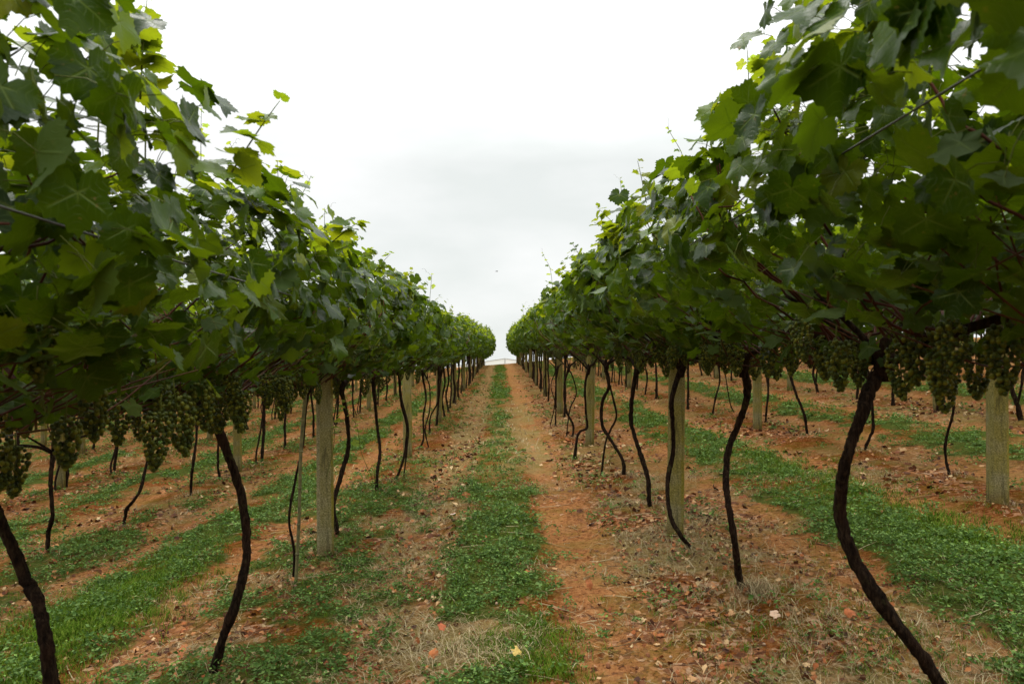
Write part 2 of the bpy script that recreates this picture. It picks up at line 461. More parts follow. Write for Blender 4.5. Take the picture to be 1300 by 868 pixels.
def _ground(g):
    geo = g.node('ShaderNodeNewGeometry'); P = geo.outputs['Position']
    at = g.node('ShaderNodeAttribute', attribute_name='mask')
    sp = g.node('ShaderNodeSeparateColor'); g.L.new(at.outputs['Color'], sp.inputs[0])
    green, straw, litter = sp.outputs[0], sp.outputs[1], sp.outputs[2]
    track = at.outputs['Alpha']
    n1 = g.noise(P, 1.1, 5, 0.6); n2 = g.noise(P, 9, 6, 0.7); n3 = g.noise(P, 60, 4, 0.7); n4 = g.noise(P, 3.2, 4, 0.6)
    soil = g.ramp(n1, [(0.25, (0.11, 0.028, 0.006)), (0.45, (0.205, 0.062, 0.013)), (0.62, (0.33, 0.125, 0.034)), (0.8, (0.42, 0.225, 0.10))])
    soil = g.mix(g.mrange(n2, 0.32, 0.7, 0, 0.8), soil, g.mix(1.0, soil, (1.35, 1.22, 1.1), 'MULTIPLY'))
    soil = g.mix(g.mrange(n3, 0.35, 0.7, 0.55, 0), soil, (0.11, 0.045, 0.02))
    soil = g.mix(g.math('MULTIPLY', track, 0.45), soil, (0.40, 0.195, 0.085))
    # saturated orange-brown earth, darkened for shade, under the vine rows, streaks along the wheel tracks
    sm = g.node('ShaderNodeMapping'); sm.inputs['Scale'].default_value = (1.0, 0.16, 1.0); g.L.new(P, sm.inputs['Vector'])
    ns = g.noise(sm.outputs['Vector'], 7, 5, 0.65)
    soil = g.mix(g.mrange(ns, 0.38, 0.62, 0.5, 0), soil, (0.20, 0.075, 0.022))
    soil = g.mix(g.math('MULTIPLY', g.math('SUBTRACT', 1.0, track), g.mrange(n4, 0.33, 0.58, 0.25, 0.9)), soil, (0.105, 0.025, 0.004))  # soil off the tracks darker red, canopy shade painted in
    n5 = g.noise(P, 28, 4, 0.75)
    soil = g.mix(g.mrange(n5, 0.52, 0.66, 0, 0.55), soil, (0.45, 0.24, 0.10))
    soil = g.mix(g.mrange(n5, 0.48, 0.36, 0, 0.85), soil, (0.05, 0.015, 0.005))
    # mottled debris, pale chips and brown crumbs
    vo = g.node('ShaderNodeTexVoronoi'); vo.feature = 'F1'; vo.inputs['Scale'].default_value = 26
    wv = g.node('ShaderNodeVectorMath', operation='ADD'); g.L.new(P, wv.inputs[0])
    cn = g.node('ShaderNodeTexNoise'); cn.inputs['Scale'].default_value = 11; g.L.new(P, cn.inputs['Vector'])
    sc = g.node('ShaderNodeVectorMath', operation='SCALE'); g.L.new(cn.outputs['Color'], sc.inputs[0]); sc.inputs['Scale'].default_value = 0.12
    g.L.new(sc.outputs[0], wv.inputs[1]); g.L.new(wv.outputs[0], vo.inputs['Vector'])
    vs = g.node('ShaderNodeSeparateColor'); g.L.new(vo.outputs['Color'], vs.inputs[0])
    chips = g.ramp(vs.outputs[0], [(0.0, (0.07, 0.03, 0.018)), (0.35, (0.17, 0.07, 0.035)), (0.7, (0.36, 0.16, 0.07)), (1.0, (0.47, 0.30, 0.19))])
    cm = g.math('MULTIPLY', g.math('GREATER_THAN', vs.outputs[1], g.math('SUBTRACT', 1.0, g.math('MULTIPLY', litter, 0.75))), g.mrange(n2, 0.3, 0.5, 0.3, 0.9))
    soil = g.mix(cm, soil, chips)
    st = g.ramp(n3, [(0.3, (0.12, 0.075, 0.03)), (0.6, (0.27, 0.215, 0.085))])
    soil = g.mix(g.math('MULTIPLY', straw, g.mrange(n2, 0.35, 0.6, 0.35, 0.9)), soil, st)
    # thin olive moss film
    moss = g.math('MULTIPLY', g.mrange(n4, 0.46, 0.64, 0, 0.6), g.mrange(n3, 0.4, 0.6, 0.4, 1))
    soil = g.mix(moss, soil, (0.125, 0.105, 0.015))
    gr = g.ramp(n3, [(0.3, (0.018, 0.032, 0.006)), (0.5, (0.042, 0.074, 0.014)), (0.72, (0.085, 0.14, 0.032))])
    gm = g.mrange(g.math('ADD', green, g.math('MULTIPLY', g.math('SUBTRACT', n2, 0.5), 1.25)), 0.46, 0.74, 0, 0.85)
    col = g.mix(gm, soil, gr)
    h = g.math('ADD', g.math('MULTIPLY', n2, 1.0), g.math('ADD', g.math('MULTIPLY', n3, 0.6), g.math('MULTIPLY', cm, 0.25)))
    return g.bsdf(col, 1.0, g.bump(h, 0.95, 0.035), 0.0)
M['ground'] = simple('vineyard_soil', _ground)

MOUNDS = [(-1.43, 2.5), (-1.47, 3.8), (-1.5, 5.4), (-1.5, 6.9), (-1.5, 9.0), (1.73, 2.62), (1.47, 4.45), (1.41, 5.5), (1.42, 7.04), (1.45, 8.9),
          (-1.435, 6.12), (1.385, 5.95), (3.95, 5.95), (-4.23, 6.9), (-4.07, 8.05), (4.3, 7.1), (4.38, 8.9)]
def mounds(X, Y):
    z = 0
    for a, b in MOUNDS: z = z + 0.035 * np.exp(-(((X - a) / .15) ** 2 + ((Y - b) / .15) ** 2))
    return z

# ================================================================== ground sheet
def axis(segs):
    out = [segs[0][0]]
    for a, b, s0, s1 in segs:
        p = a
        L = b - a; n = max(1, int(round(L / ((s0 + s1) / 2))))
        t = np.linspace(0, 1, n + 1)[1:]
        sizes = np.linspace(s0, s1, n); sizes *= L / sizes.sum()
        out += list(a + np.cumsum(sizes))
    return np.array(out)
gx = axis([(-900, -60, 120, 12), (-60, -9, 6, .5), (-9, -2.6, .12, .05), (-2.6, 3.6, .04, .04), (3.6, 9, .05, .12), (9, 60, .5, 6), (60, 900, 12, 120)])
gy = axis([(-60, -2, 8, .5), (-2, 2.2, .4, .06), (2.2, 9, .04, .05), (9, 22, .06, .16), (22, 80, .25, .8), (80, 300, 2, 20), (300, 3500, 40, 300)])
GX, GY = np.meshgrid(gx, gy)
GZ = ground_z(GX, GY)
gm, sm, lm, tm = masks(GX, GY)
amp = np.where((np.abs(GX) < 12) & (GY < 40), 1.0, 0.2)
GZ = GZ + mounds(GX, GY) + amp * ((fbm(GX * 1.5, GY * 1.5, 71) - .5) * 0.05 + (fbm(GX * 7, GY * 7, 72, 3) - .5) * 0.035
                 + (fbm(GX * 22, GY * 22, 73, 2) - .5) * 0.014 - 0.025 * tm + 0.02 * gm)
nx, ny = len(gx), len(gy)
idx = (np.arange(ny - 1)[:, None] * nx + np.arange(nx - 1)[None, :])
Q = np.stack([idx, idx + 1, idx + 1 + nx, idx + nx], -1).reshape(-1, 4)
V = np.stack([GX, GY, GZ], -1).reshape(-1, 3)
att = np.stack([gm, sm, lm, tm], -1).reshape(-1, 4)
ground = obj('ground', make_mesh('ground', V, [Q], mat=M['ground'], attr={'mask': att}))
tag(ground, 'red soil of the vineyard with grassy lanes between the rows', kind='structure')

def surf(X, Y):
    """height of the finished sheet"""
    g_, s_, l_, t_ = masks(X, Y)
    return ground_z(X, Y) + mounds(X, Y) + ((fbm(X * 1.5, Y * 1.5, 71) - .5) * 0.05 + (fbm(X * 7, Y * 7, 72, 3) - .5) * 0.035 - 0.025 * t_ + 0.02 * g_)

# ================================================================== leaves
def leaf_template(lod):
    key = [(0, 1.0), (14, .86), (30, .74), (44, .84), (58, .93), (72, .80), (88, .68), (104, .74), (118, .78), (135, .66), (152, .58), (168, .40), (180, .10)]
    ka = np.array([k[0] for k in key]); kr = np.array([k[1] for k in key])
    veins = np.radians([0, 57, -57, 117, -117])
    if lod == 'hi':
        n = 44; a = (np.arange(n) + 0.5) * 360 / n - 180
        r = np.interp(np.abs(a), ka, kr); r = r * np.where(np.arange(n) % 2 == 0, 1.055, 0.93)
        r[np.abs(a) > 170] *= 0.8
        n2 = 22; a2 = (np.arange(n2) + 0.5) * 360 / n2 - 180
        r2 = np.interp(np.abs(a2), ka, kr) * 0.55
        pts = [(0, 0)] + [(rr * math.cos(R(t)), rr * math.sin(R(t))) for t, rr in zip(a2, r2)] + [(rr * math.cos(R(t)), rr * math.sin(R(t))) for t, rr in zip(a, r)]
        T = []
        for j in range(n2 - 1):
            T.append((0, 1 + j, 2 + j))
        for j in range(n2 - 1):
            i0, i1 = 1 + j, 2 + j
            o = 1 + n2 + 2 * j
            T += [(i0, o, o + 1), (i0, o + 1, i1), (i1, o + 1, o + 2)]
        T.append((n2, 1 + n2 + 2 * (n2 - 1), 1 + n2 + 2 * (n2 - 1) + 1))
    else:
        n = 22 if lod == 'mid' else 9
        a = (np.arange(n) + 0.5) * 360 / n - 180 if lod == 'mid' else np.array([-168, -120, -88, -57, -28, 0, 30, 60, 88, 122, 168])
        r = np.interp(np.abs(a), ka, kr)
        if lod == 'mid': r = r * np.where(np.arange(n) % 2 == 0, 1.05, 0.9)
        pts = [(0, 0)] + [(rr * math.cos(R(t)), rr * math.sin(R(t))) for t, rr in zip(a, r)]
        T = [(0, 1 + j, 2 + j) for j in range(len(a) - 1)]
    P = np.array(pts)
    th = np.arctan2(P[:, 1], P[:, 0]); rad = np.hypot(P[:, 0], P[:, 1])
    d = np.abs((th[:, None] - veins[None, :] + math.pi) % (2 * math.pi) - math.pi).min(1)
    uv = np.stack([rad * np.cos(d), rad * np.sin(d)], -1)
    return P, np.array(T), uv
LT = {k: leaf_template(k) for k in ('hi', 'mid', 'low')}

def norm(v): return v / (np.linalg.norm(v, axis=-1, keepdims=True) + 1e-9)

def add_leaves(acc, pos, nrm, tip, size, lod, rng, m=0, droop=1.0):
    """pos (N,3) petiole junction, nrm upper face, tip direction"""
    P, T, uv = LT[lod]
    N = len(pos)
    nrm = norm(nrm); tip = norm(tip - nrm * (tip * nrm).sum(-1, keepdims=True)); side = np.cross(nrm, tip)
    x = P[None, :, 0]; y = P[None, :, 1] * rng.uniform(0.9, 1.15, (N, 1))
    th = np.arctan2(P[:, 1], P[:, 0])[None]; r = np.hypot(P[:, 0], P[:, 1])[None]
    c1 = rng.uniform(-.05, 0.62, (N, 1)) * droop; c2 = rng.uniform(-0.2, 0.5, (N, 1)) * droop; c3 = rng.uniform(0.0, 0.55, (N, 1))
    wv = rng.uniform(0.03, 0.15, (N, 1)); ph = rng.uniform(0, 6.28, (N, 1))
    z = -c1 * x * np.abs(x) * 0.9 - c2 * y * y + c3 * np.abs(y) * (0.6) + wv * np.sin(5 * th + ph) * r * r
    s = size[:, None]
    V = pos[:, None, :] + (x * s)[..., None] * tip[:, None, :] + (y * s)[..., None] * side[:, None, :] + (z * s)[..., None] * nrm[:, None, :]
    nv = P.shape[0]
    TT = (T[None] + (np.arange(N) * nv)[:, None, None]).reshape(-1, 3)
    acc.add(V.reshape(-1, 3), TT, None, np.tile(uv, (N, 1)), m)

def add_petioles(acc, A, B, r, m):
    """thin three-sided stems from A to B (N,3), bowed"""
    N = len(A)
    d = norm(B - A); ref = np.tile([0.3, 0.2, 1.0], (N, 1)); a = norm(np.cross(d, ref)); b = np.cross(d, a)
    mid = (A + B) / 2 + np.array([0, 0, 0.012])
    rings = []
    for C, rr in ((A, r * 1.2), (mid, r), (B, r)):
        for k in range(3):
            t = k * 2.094
            rings.append(C + rr * (math.cos(t) * a + math.sin(t) * b))
    V = np.stack(rings, 1)
    Q = []
    for k in range(2):
        for j in range(3):
            Q.append((k * 3 + j, k * 3 + (j + 1) % 3, (k + 1) * 3 + (j + 1) % 3, (k + 1) * 3 + j))
    Q = np.array(Q)
    QQ = (Q[None] + (np.arange(N) * 9)[:, None, None]).reshape(-1, 4)
    acc.add(V.reshape(-1, 3), None, QQ, m=m)

# hedge cross-section in local coordinates (x across the row, z above the ground)
HW, ZC, ZU, ZL, VLEN = 0.80, 2.06, 0.64, 0.42, 1.02
def shell(th, rho, bulge=1.0):
    c, s = np.cos(th), np.sin(th)
    x = HW * np.sign(c) * np.abs(c) ** 0.75 * rho * bulge
    z = ZC + np.where(s > 0, ZU, ZL) * np.sign(s) * np.abs(s) ** 0.85 * rho * bulge
    return x, z

def foliage(name, n, lod, seed, size=(0.052, 0.100), L=VLEN, acc=None, org=(0, 0, 0)):
    rng = np.random.default_rng(seed)
    own = acc is None
    acc = acc or Acc()
    th = rng.uniform(0, 2 * math.pi, n)
    # keep the underside thin
    low = (np.sin(th) < -0.25)
    keep = ~(low & (rng.random(n) < 0.45)); th = th[keep]; n = len(th)
    rho = 1 - np.abs(rng.normal(0, 0.20, n)); inner = rng.random(n) < 0.34
    rho = np.where(inner, rng.uniform(0.3, 0.85, n), rho)
    y = rng.uniform(-L, L, n)
    gap = fbm(y * 2.6 + 50, th * 1.5 + 9, seed + 7, 2) + rng.normal(0, .05, n)
    kp = gap > (0.468 if lod == 'hi' else 0.39)
    th, rho, y, low = th[kp], rho[kp], y[kp], low[keep][kp]; n = len(th)
    bul = 0.80 + 0.42 * fbm(y * 1.6 + 20, th * 1.1, seed, 3)
    x, z = shell(th, rho, bul)
    out = norm(np.stack([np.cos(th) * 1.1, 0 * th, np.sin(th)], -1))
    up = np.array([0, 0, 1.0])
    nr = out * 0.85 + up * np.where(low, -0.1, 0.42)[:, None] + rng.normal(0, 0.42, (n, 3))
    tip = -up * 0.9 + out * 0.35 + rng.normal(0, 0.42, (n, 3))
    hi = (np.sin(th) > 0.75)[:, None]
    tip = np.where(hi, out * 0.2 + np.stack([np.sign(np.cos(th)), rng.normal(0, .8, n), -0.3 + 0 * th], -1) + rng.normal(0, .4, (n, 3)), tip)
    sz = rng.uniform(size[0], size[1], n) * np.where(rng.random(n) < 0.15, 0.65, 1.0)
    pos = np.stack([x, y, z], -1) + np.array(org)
    yg = (rng.random(n) < np.where((np.sin(th) > 0.35) & (rho > .75), .40, np.where(np.sin(th) > -.2, .06, .0)))  # share of leaves given the painted backlit tone, mostly at the top
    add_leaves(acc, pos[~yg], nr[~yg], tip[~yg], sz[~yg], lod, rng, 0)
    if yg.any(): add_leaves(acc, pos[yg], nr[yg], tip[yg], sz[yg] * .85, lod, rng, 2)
    # dense shaded core round the cordon
    nc = {'hi': 260, 'mid': 230, 'low': 90}[lod]
    cx = rng.normal(0, .24, nc); cy = rng.uniform(-L, L, nc); cz = rng.uniform(1.47, 1.88, nc) + .25 * np.abs(cx) + .10 * (fbm(cy * 3, cx * 3, seed + 3, 2) - .5)
    add_leaves(acc, np.stack([cx, cy, cz], -1) + np.array(org), rng.normal(0, .7, (nc, 3)) + np.array([0, 0, .5]), rng.normal(0, .5, (nc, 3)) + np.array([0, 0, -.9]),
               rng.uniform(.030, .066, nc) * (1.4 if lod == 'low' else 1), 'mid' if lod == 'hi' else lod, rng, 0)
    if lod != 'low':
        for k in range(26 if lod == 'hi' else 14):   # spurs and old canes tangled over the cordon
            y0 = rng.uniform(-L, L); s1 = rng.choice([-1, 1])
            P_ = np.array([(rng.normal(0, .04), y0, 1.46), (s1 * rng.uniform(.1, .2), y0 + rng.normal(0, .15), rng.uniform(1.5, 1.62)), (s1 * rng.uniform(.3, .5), y0 + rng.normal(0, .35), rng.uniform(1.62, 1.92))])
            tube(acc, catmull(P_, 4), [.0042, .0034, .002], 5, m=3)
    # ragged shoots rising out of the shell, leaves getting smaller towards the tip
    ns = 8
    for k in range(ns):
        a0 = rng.uniform(.25, 2.9); yy = rng.uniform(-L, L); hh = rng.uniform(.12, .33)
        xx, zz = shell(np.array(a0), .92)
        d = np.array([math.cos(a0) * .7 + rng.normal(0, .3), rng.normal(0, .45), math.sin(a0) * .8 + .35]); d /= np.linalg.norm(d)
        m_ = 9; t = np.linspace(0, 1, m_)[:, None]
        P_ = np.array([float(xx), yy, float(zz)]) + np.array(org) + d * t * hh + np.array([0, 0, -.10]) * t ** 2 * hh
        s_ = rng.uniform(.8, 1.1) * np.linspace(.085, .028, m_) * (1 if lod != 'low' else 1.25)
        o_ = norm(rng.normal(0, 1, (m_, 3)) + d * .3 + np.array([0, 0, -.2]))
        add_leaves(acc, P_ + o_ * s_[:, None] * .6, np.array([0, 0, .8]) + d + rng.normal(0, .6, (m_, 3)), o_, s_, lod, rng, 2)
        if lod == 'hi': tube(acc, P_, [.003, .0012], 4, m=1)
    if lod == 'hi':
        A = pos - out * rng.uniform(0.05, 0.10, (n, 1)) - tip * 0.02 + rng.normal(0, .015, (n, 3))
        add_petioles(acc, A, pos, 0.0013, 1)
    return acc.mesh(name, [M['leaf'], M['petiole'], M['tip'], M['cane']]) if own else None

def berry_template(sub):
    import bmesh
    bm = bmesh.new(); bmesh.ops.create_icosphere(bm, subdivisions=sub, radius=1.0)
    v = np.array([q.co[:] for q in bm.verts]); f = np.array([[w.index for w in p.verts] for p in bm.faces]); bm.free()
    return v, f
BT = {1: berry_template(1), 2: berry_template(2)}

def bunch_mesh(name, seed, nb=95, sub=2, length=0.20, width=0.052, rb=0.0098):
    rng = np.random.default_rng(seed); acc = Acc()
    v, f = BT[sub]
    t = (np.arange(nb) + 0.5) / nb
    ang = np.arange(nb) * 2.39996 + rng.normal(0, .35, nb)
    prof = np.interp(t, [0, .12, .35, .6, .85, 1], [.45, .95, 1.0, .78, .5, .12])
    inner = rng.random(nb) < 0.2
    rad = width * prof * np.where(inner, .6, rng.uniform(.85, 1.1, nb))
    c = np.stack([np.cos(ang) * rad, np.sin(ang) * rad, -0.035 - t * length + rng.normal(0, .005, nb)], -1)
    r = rb * rng.uniform(.85, 1.15, nb)
    V = c[:, None, :] + v[None] * r[:, None, None] * np.array([1, 1, 1.08])
    F = (f[None] + (np.arange(nb) * len(v))[:, None, None]).reshape(-1, 3)
    acc.add(V.reshape(-1, 3), F, m=0)
    tube(acc, [(0, 0, 0.03), (0.004, 0.002, -0.03), (0, 0, -length * .8)], 0.0025, 5, m=1)
    return acc.mesh(name, [M['grape'], M['petiole']])

BUNCH_HI = [bunch_mesh('grape_bunch', 100 + i, 135 + 14 * i, 2, 0.17 + .025 * i, 0.046 + .004 * i, .0082) for i in range(3)]
BUNCH_LO = [bunch_mesh('grape_bunch_small', 110 + i, 85, 1, 0.18 + .02 * i, 0.05, 0.0102) for i in range(2)]

FOL = {'hi': [foliage('foliage_fine', 1480, 'hi', 200 + i) for i in range(5)],
       'mid': [foliage('foliage_mid', 1380, 'mid', 300 + i) for i in range(5)],
       'low': [foliage('foliage_coarse', 760, 'low', 400 + i, (0.07, 0.11)) for i in range(4)]}

# ------------------------------------------------------------------ woody parts
HEAD_Z = 1.34
def head_and_arms(acc, hx, hy, hz, r0, rng, spread=0.55, sides=8):
    tube(acc, catmull([(hx, hy, hz - .06), (hx + .01, hy, hz + .02), (hx, hy, hz + .09)], 4), [r0, r0 * 1.35, r0 * .6], sides, .3, int(rng.integers(999)))
    for s in (-1, 1):
        L = spread * rng.uniform(.7, 1.1); dx = rng.uniform(-.12, .12)
        P = catmull([(hx, hy, hz - .01), (hx + dx * .3, hy + s * L * .25, hz + .07), (hx + dx * .7, hy + s * L * .65, hz + .10 + rng.uniform(-.02, .04)),
                     (hx + dx, hy + s * L, hz + .13 + rng.uniform(-.03, .06))], 5)
        tube(acc, P, [r0 * .95, r0 * .7, r0 * .6, r0 * .42], sides, .35, int(rng.integers(999)))
    for k in range(3):
        s = rng.choice([-1, 1]); dy = rng.uniform(-.3, .3)
        P = catmull([(hx, hy, hz), (hx + s * .10, hy + dy * .5, hz + .12), (hx + s * .26, hy + dy, hz + .26)], 4)
        tube(acc, P, [r0 * .6, r0 * .42, r0 * .3], max(5, sides - 2), .3, int(rng.integers(999)))

def trunk_mesh(path, r, seed, sides=10, extra=None, spread=.8):
    rng = np.random.default_rng(seed); acc = Acc()
    P = catmull(path, 12)
    P = P + rng.normal(0, r * .07, P.shape)
    u = np.linspace(0, 1, len(P))
    prof = np.interp(u, [0, .05, .15, .8, 1], [1.75, 1.25, 1.0, .92, 1.15]) * r
    prof = prof * (1 + .16 * (vnoise(u * 13, u * 0 + seed, 3) - .5) + .2 * np.exp(-((u - rng.uniform(.3, .8)) / .03) ** 2))
    tube(acc, P, prof, sides, .34, seed)
    if extra is not None:
        tube(acc, catmull(extra, 8), r * .62, sides - 2, .26, seed + 3)
    hx, hy, hz = path[-1]
    head_and_arms(acc, hx, hy, hz, r * 1.05, rng, spread, sides)
    return acc.mesh('trunk', [M['bark']])

def generic_path(rng, lean=1.0):
    bx, by = rng.uniform(-.05, .05), rng.uniform(-.22, .22) * lean
    a = rng.uniform(-.07, .07); b = rng.uniform(-.09, .09)
    return [(bx, by, -.06), (bx * .9 + a * .3, by * .9, .14), (bx * .6 + a, by * .7 + b, .48), (bx * .3 - a * .5, by * .3 - b * .4, .88), (0, 0, HEAD_Z)]
TRUNKS = []
for i in range(8):
    rg = np.random.default_rng(500 + i)
    p = generic_path(rg, 1.2)
    ex = None
    if i % 2:
        q = generic_path(rg, 1.6); q[0] = (q[0][0] + .05, q[0][1] + (.16 if i % 4 == 1 else -.16), -.06); q[1] = (q[1][0], q[1][1] + (.13 if i % 4 == 1 else -.13), .14); ex = q
    TRUNKS.append(trunk_mesh(p, rg.uniform(.020, .028), 500 + i, 8, ex))

def cane_mesh(seed, side, young=False):
    rg = np.random.default_rng(seed); acc = Acc()
    y0 = rg.uniform(-.55, .55); y1 = y0 + rg.uniform(-.3, 1.0)
    ztop = rg.uniform(1.85, 2.2)
    P = catmull([(side * .05, y0, HEAD_Z + .12), (side * .22, y0 + (y1 - y0) * .3, HEAD_Z + rg.uniform(.2, .32)), (side * rg.uniform(.42, .55), y0 + (y1 - y0) * .65, HEAD_Z + rg.uniform(.42, .6)),
                 (side * rg.uniform(.5, .66), y1, ztop)], 6)
    P = P + rg.normal(0, .006, P.shape)
    tube(acc, P, [.0058, .005, .004, .0025], 6, .12, seed)
    return acc.mesh('cane', [M['cane']])
CANES = [cane_mesh(600 + i, -1 if i % 2 else 1) for i in range(10)]

def shoot_mesh(seed, h=0.3, lod='hi'):
    """young upright shoot with small pale leaves and a curl of tendril"""
    rg = np.random.default_rng(seed); acc = Acc()
    dx, dy = rg.uniform(-.1, .1, 2)
    P = catmull([(-dx * 1.5, -dy, -.45), (-dx * .4, -dy * .2, -.2), (0, 0, 0), (dx * .3, dy * .3, h * .4), (dx, dy, h * .8), (dx * 1.3, dy * 1.3, h)], 5)
    tube(acc, P, [.0032, .0025, .0012], 5, m=1)
    n = 7; k = (np.linspace(.30, .98, n) * (len(P) - 1)).astype(int)
    pos = P[k]; s = np.where(np.arange(n) % 2, 1, -1)
    out = np.stack([s * rg.uniform(.5, 1, n), rg.normal(0, .6, n), rg.uniform(.1, .5, n)], -1)
    sz = np.linspace(.055, .018, n)
    b = pos + norm(out) * (sz * .7)[:, None]
    add_petioles(acc, pos, b, .0011, 1)
    add_leaves(acc, b, np.tile([0, 0, 1.], (n, 1)) + rg.normal(0, .5, (n, 3)), out + np.array([0, 0, -.3]), sz, lod, rg, 0)
    t = np.linspace(0, 1, 16)
    T_ = np.stack([P[-3][0] + .07 * t + .012 * np.sin(t * 14) * t, P[-3][1] + .03 * t, P[-3][2] + .06 * t + .012 * np.cos(t * 14) * t], -1)
    tube(acc, T_, .0008, 4, m=1)
    return acc.mesh('young_shoot', [M['young'], M['petiole']])
SHOOTS = [shoot_mesh(650 + i, .22 + .05 * i) for i in range(4)]

def tendril_mesh(seed):
    rg = np.random.default_rng(seed); acc = Acc()
    t = np.linspace(0, 1, 34); a = t * t * 13
    P = np.stack([.02 * np.sin(a) * t + .03 * t, .02 * np.cos(a) * t, -.16 * t + .03 * np.sin(t * 3)], -1)
    tube(acc, P, np.linspace(.0016, .0008, 34), 4)
    return acc.mesh('tendril', [M['petiole']])
TENDRILS = [tendril_mesh(660 + i) for i in range(2)]

# ================================================================== vines
VG = 'grapevines growing in the vineyard rows'
ORD = ['first', 'second', 'third', 'fourth', 'fifth', 'sixth', 'seventh', 'eighth', 'ninth', 'tenth', 'eleventh', 'twelfth']
ROWNAME = {-1: 'row left of the middle lane', 1: 'row right of the middle lane', -2: 'second row on the left', 2: 'second row on the right',
           -3: 'third row on the left', 3: 'third row on the right', -4: 'fourth row on the left', 4: 'fourth row on the right',
           -5: 'fifth row on the left', 5: 'fifth row on the right'}

def px(x, y, Y):
    """photo pixel at distance Y -> world point"""
    return ((x - VX) * Y / F_PX, Y, CAM_Z - (y - VY) * Y / F_PX)

# traced trunks of the two nearest rows: distance, pixel path from base to head, radius
HERO = {
 -1: [(2.50, [(92, 1084), (90, 1010), (80, 920), (70, 868), (64, 810), (48, 768), (25, 735), (2, 672), (-14, 610), (-24, 545)], .036, None),
      (3.80, [(268, 880), (272, 845), (285, 805), (303, 760), (313, 712), (309, 665), (301, 615), (291, 575), (272, 525)], .037, None),
      (5.40, [(371, 748), (374, 700), (371, 655), (376, 610), (382, 560), (386, 505)], .011, None),
      (6.90, [(430, 690), (429, 665), (425, 640), (431, 605), (440, 570), (441, 535), (436, 492)], .027, None),
      (9.00, [(478, 630), (480, 600), (482, 575), (478, 545), (476, 515), (474, 480)], .025, None),
      (9.95, [(499, 614), (508, 596), (514, 570), (516, 540), (510, 510), (508, 478)], .022, [(512, 603), (517, 570), (519, 540), (512, 508), (509, 482)]),
      (13.2, [(530, 572), (537, 558), (537, 530), (541, 505), (537, 476)], .022, [(545, 562), (540, 545), (546, 520), (546, 490), (540, 474)]),
      (15.6, [(545, 552), (546, 530), (556, 510), (559, 490), (560, 474)], .022, None),],
 1: [(2.62, [(1262, 972), (1240, 925), (1195, 868), (1158, 820), (1118, 768), (1090, 718), (1074, 665), (1069, 620), (1072, 575), (1088, 528), (1108, 492), (1128, 462)], .038, None),
     (4.45, [(950, 764), (945, 748), (932, 700), (923, 655), (922, 620), (929, 575), (942, 535), (946, 498), (938, 466)], .035, None),
     (5.50, [(880, 704), (872, 690), (860, 675), (849, 650), (850, 612), (857, 575), (853, 535), (850, 505), (864, 468)], .031, None),
     (7.04, [(828, 650), (822, 636), (821, 605), (812, 570), (803, 535), (803, 500), (807, 466)], .027, None),
     (8.90, [(791, 610), (790, 585), (778, 562), (766, 540), (765, 510), (772, 490), (768, 466)], .026, [(763, 585), (768, 563), (774, 545), (781, 528), (777, 508), (771, 486)]),
     (10.6, [(729, 563), (734, 551), (746, 543), (744, 520), (742, 490), (746, 470)], .022, None),
     (13.2, [(726, 556), (728, 540), (719, 520), (716, 490), (721, 468)], .023, [(719, 541), (723, 520), (731, 500), (727, 480), (721, 468)]),
     (15.2, [(705, 540), (706, 520), (705, 500), (707, 470)], .02, [(698, 530), (704, 512), (699, 490), (704, 472)])],
}

HERO[-2] = [(6.9, [(54, 716), (54, 700), (58, 675), (71, 652), (70, 610), (66, 574)], .024, None),
            (8.05, [(156, 674), (155, 660), (164, 644), (180, 625), (184, 600), (186, 570), (188, 546)], .023, None),
            (9.9, [(243, 634), (243, 615), (248, 590), (250, 560), (248, 530)], .023, None),
            (11.3, [(281, 614), (279, 590), (279, 560), (278, 530)], .023, None)]
HERO[2] = [(7.1, [(1212, 620), (1208, 590), (1204, 560), (1206, 520), (1203, 480)], .016, None),
           (8.9, [(1104, 590), (1102, 570), (1106, 545), (1103, 515), (1102, 480)], .024, None),
           (10.8, [(1025, 560), (1024, 548), (1018, 525), (1008, 495), (1004, 470)], .024, None),
           (12.8, [(972, 538), (971, 520), (974, 495), (973, 470)], .022, None),
           (14.6, [(904, 522), (907, 505), (914, 485), (914, 465)], .022, [(935, 526), (927, 515), (922, 495), (918, 475)])]
vine_count = 0
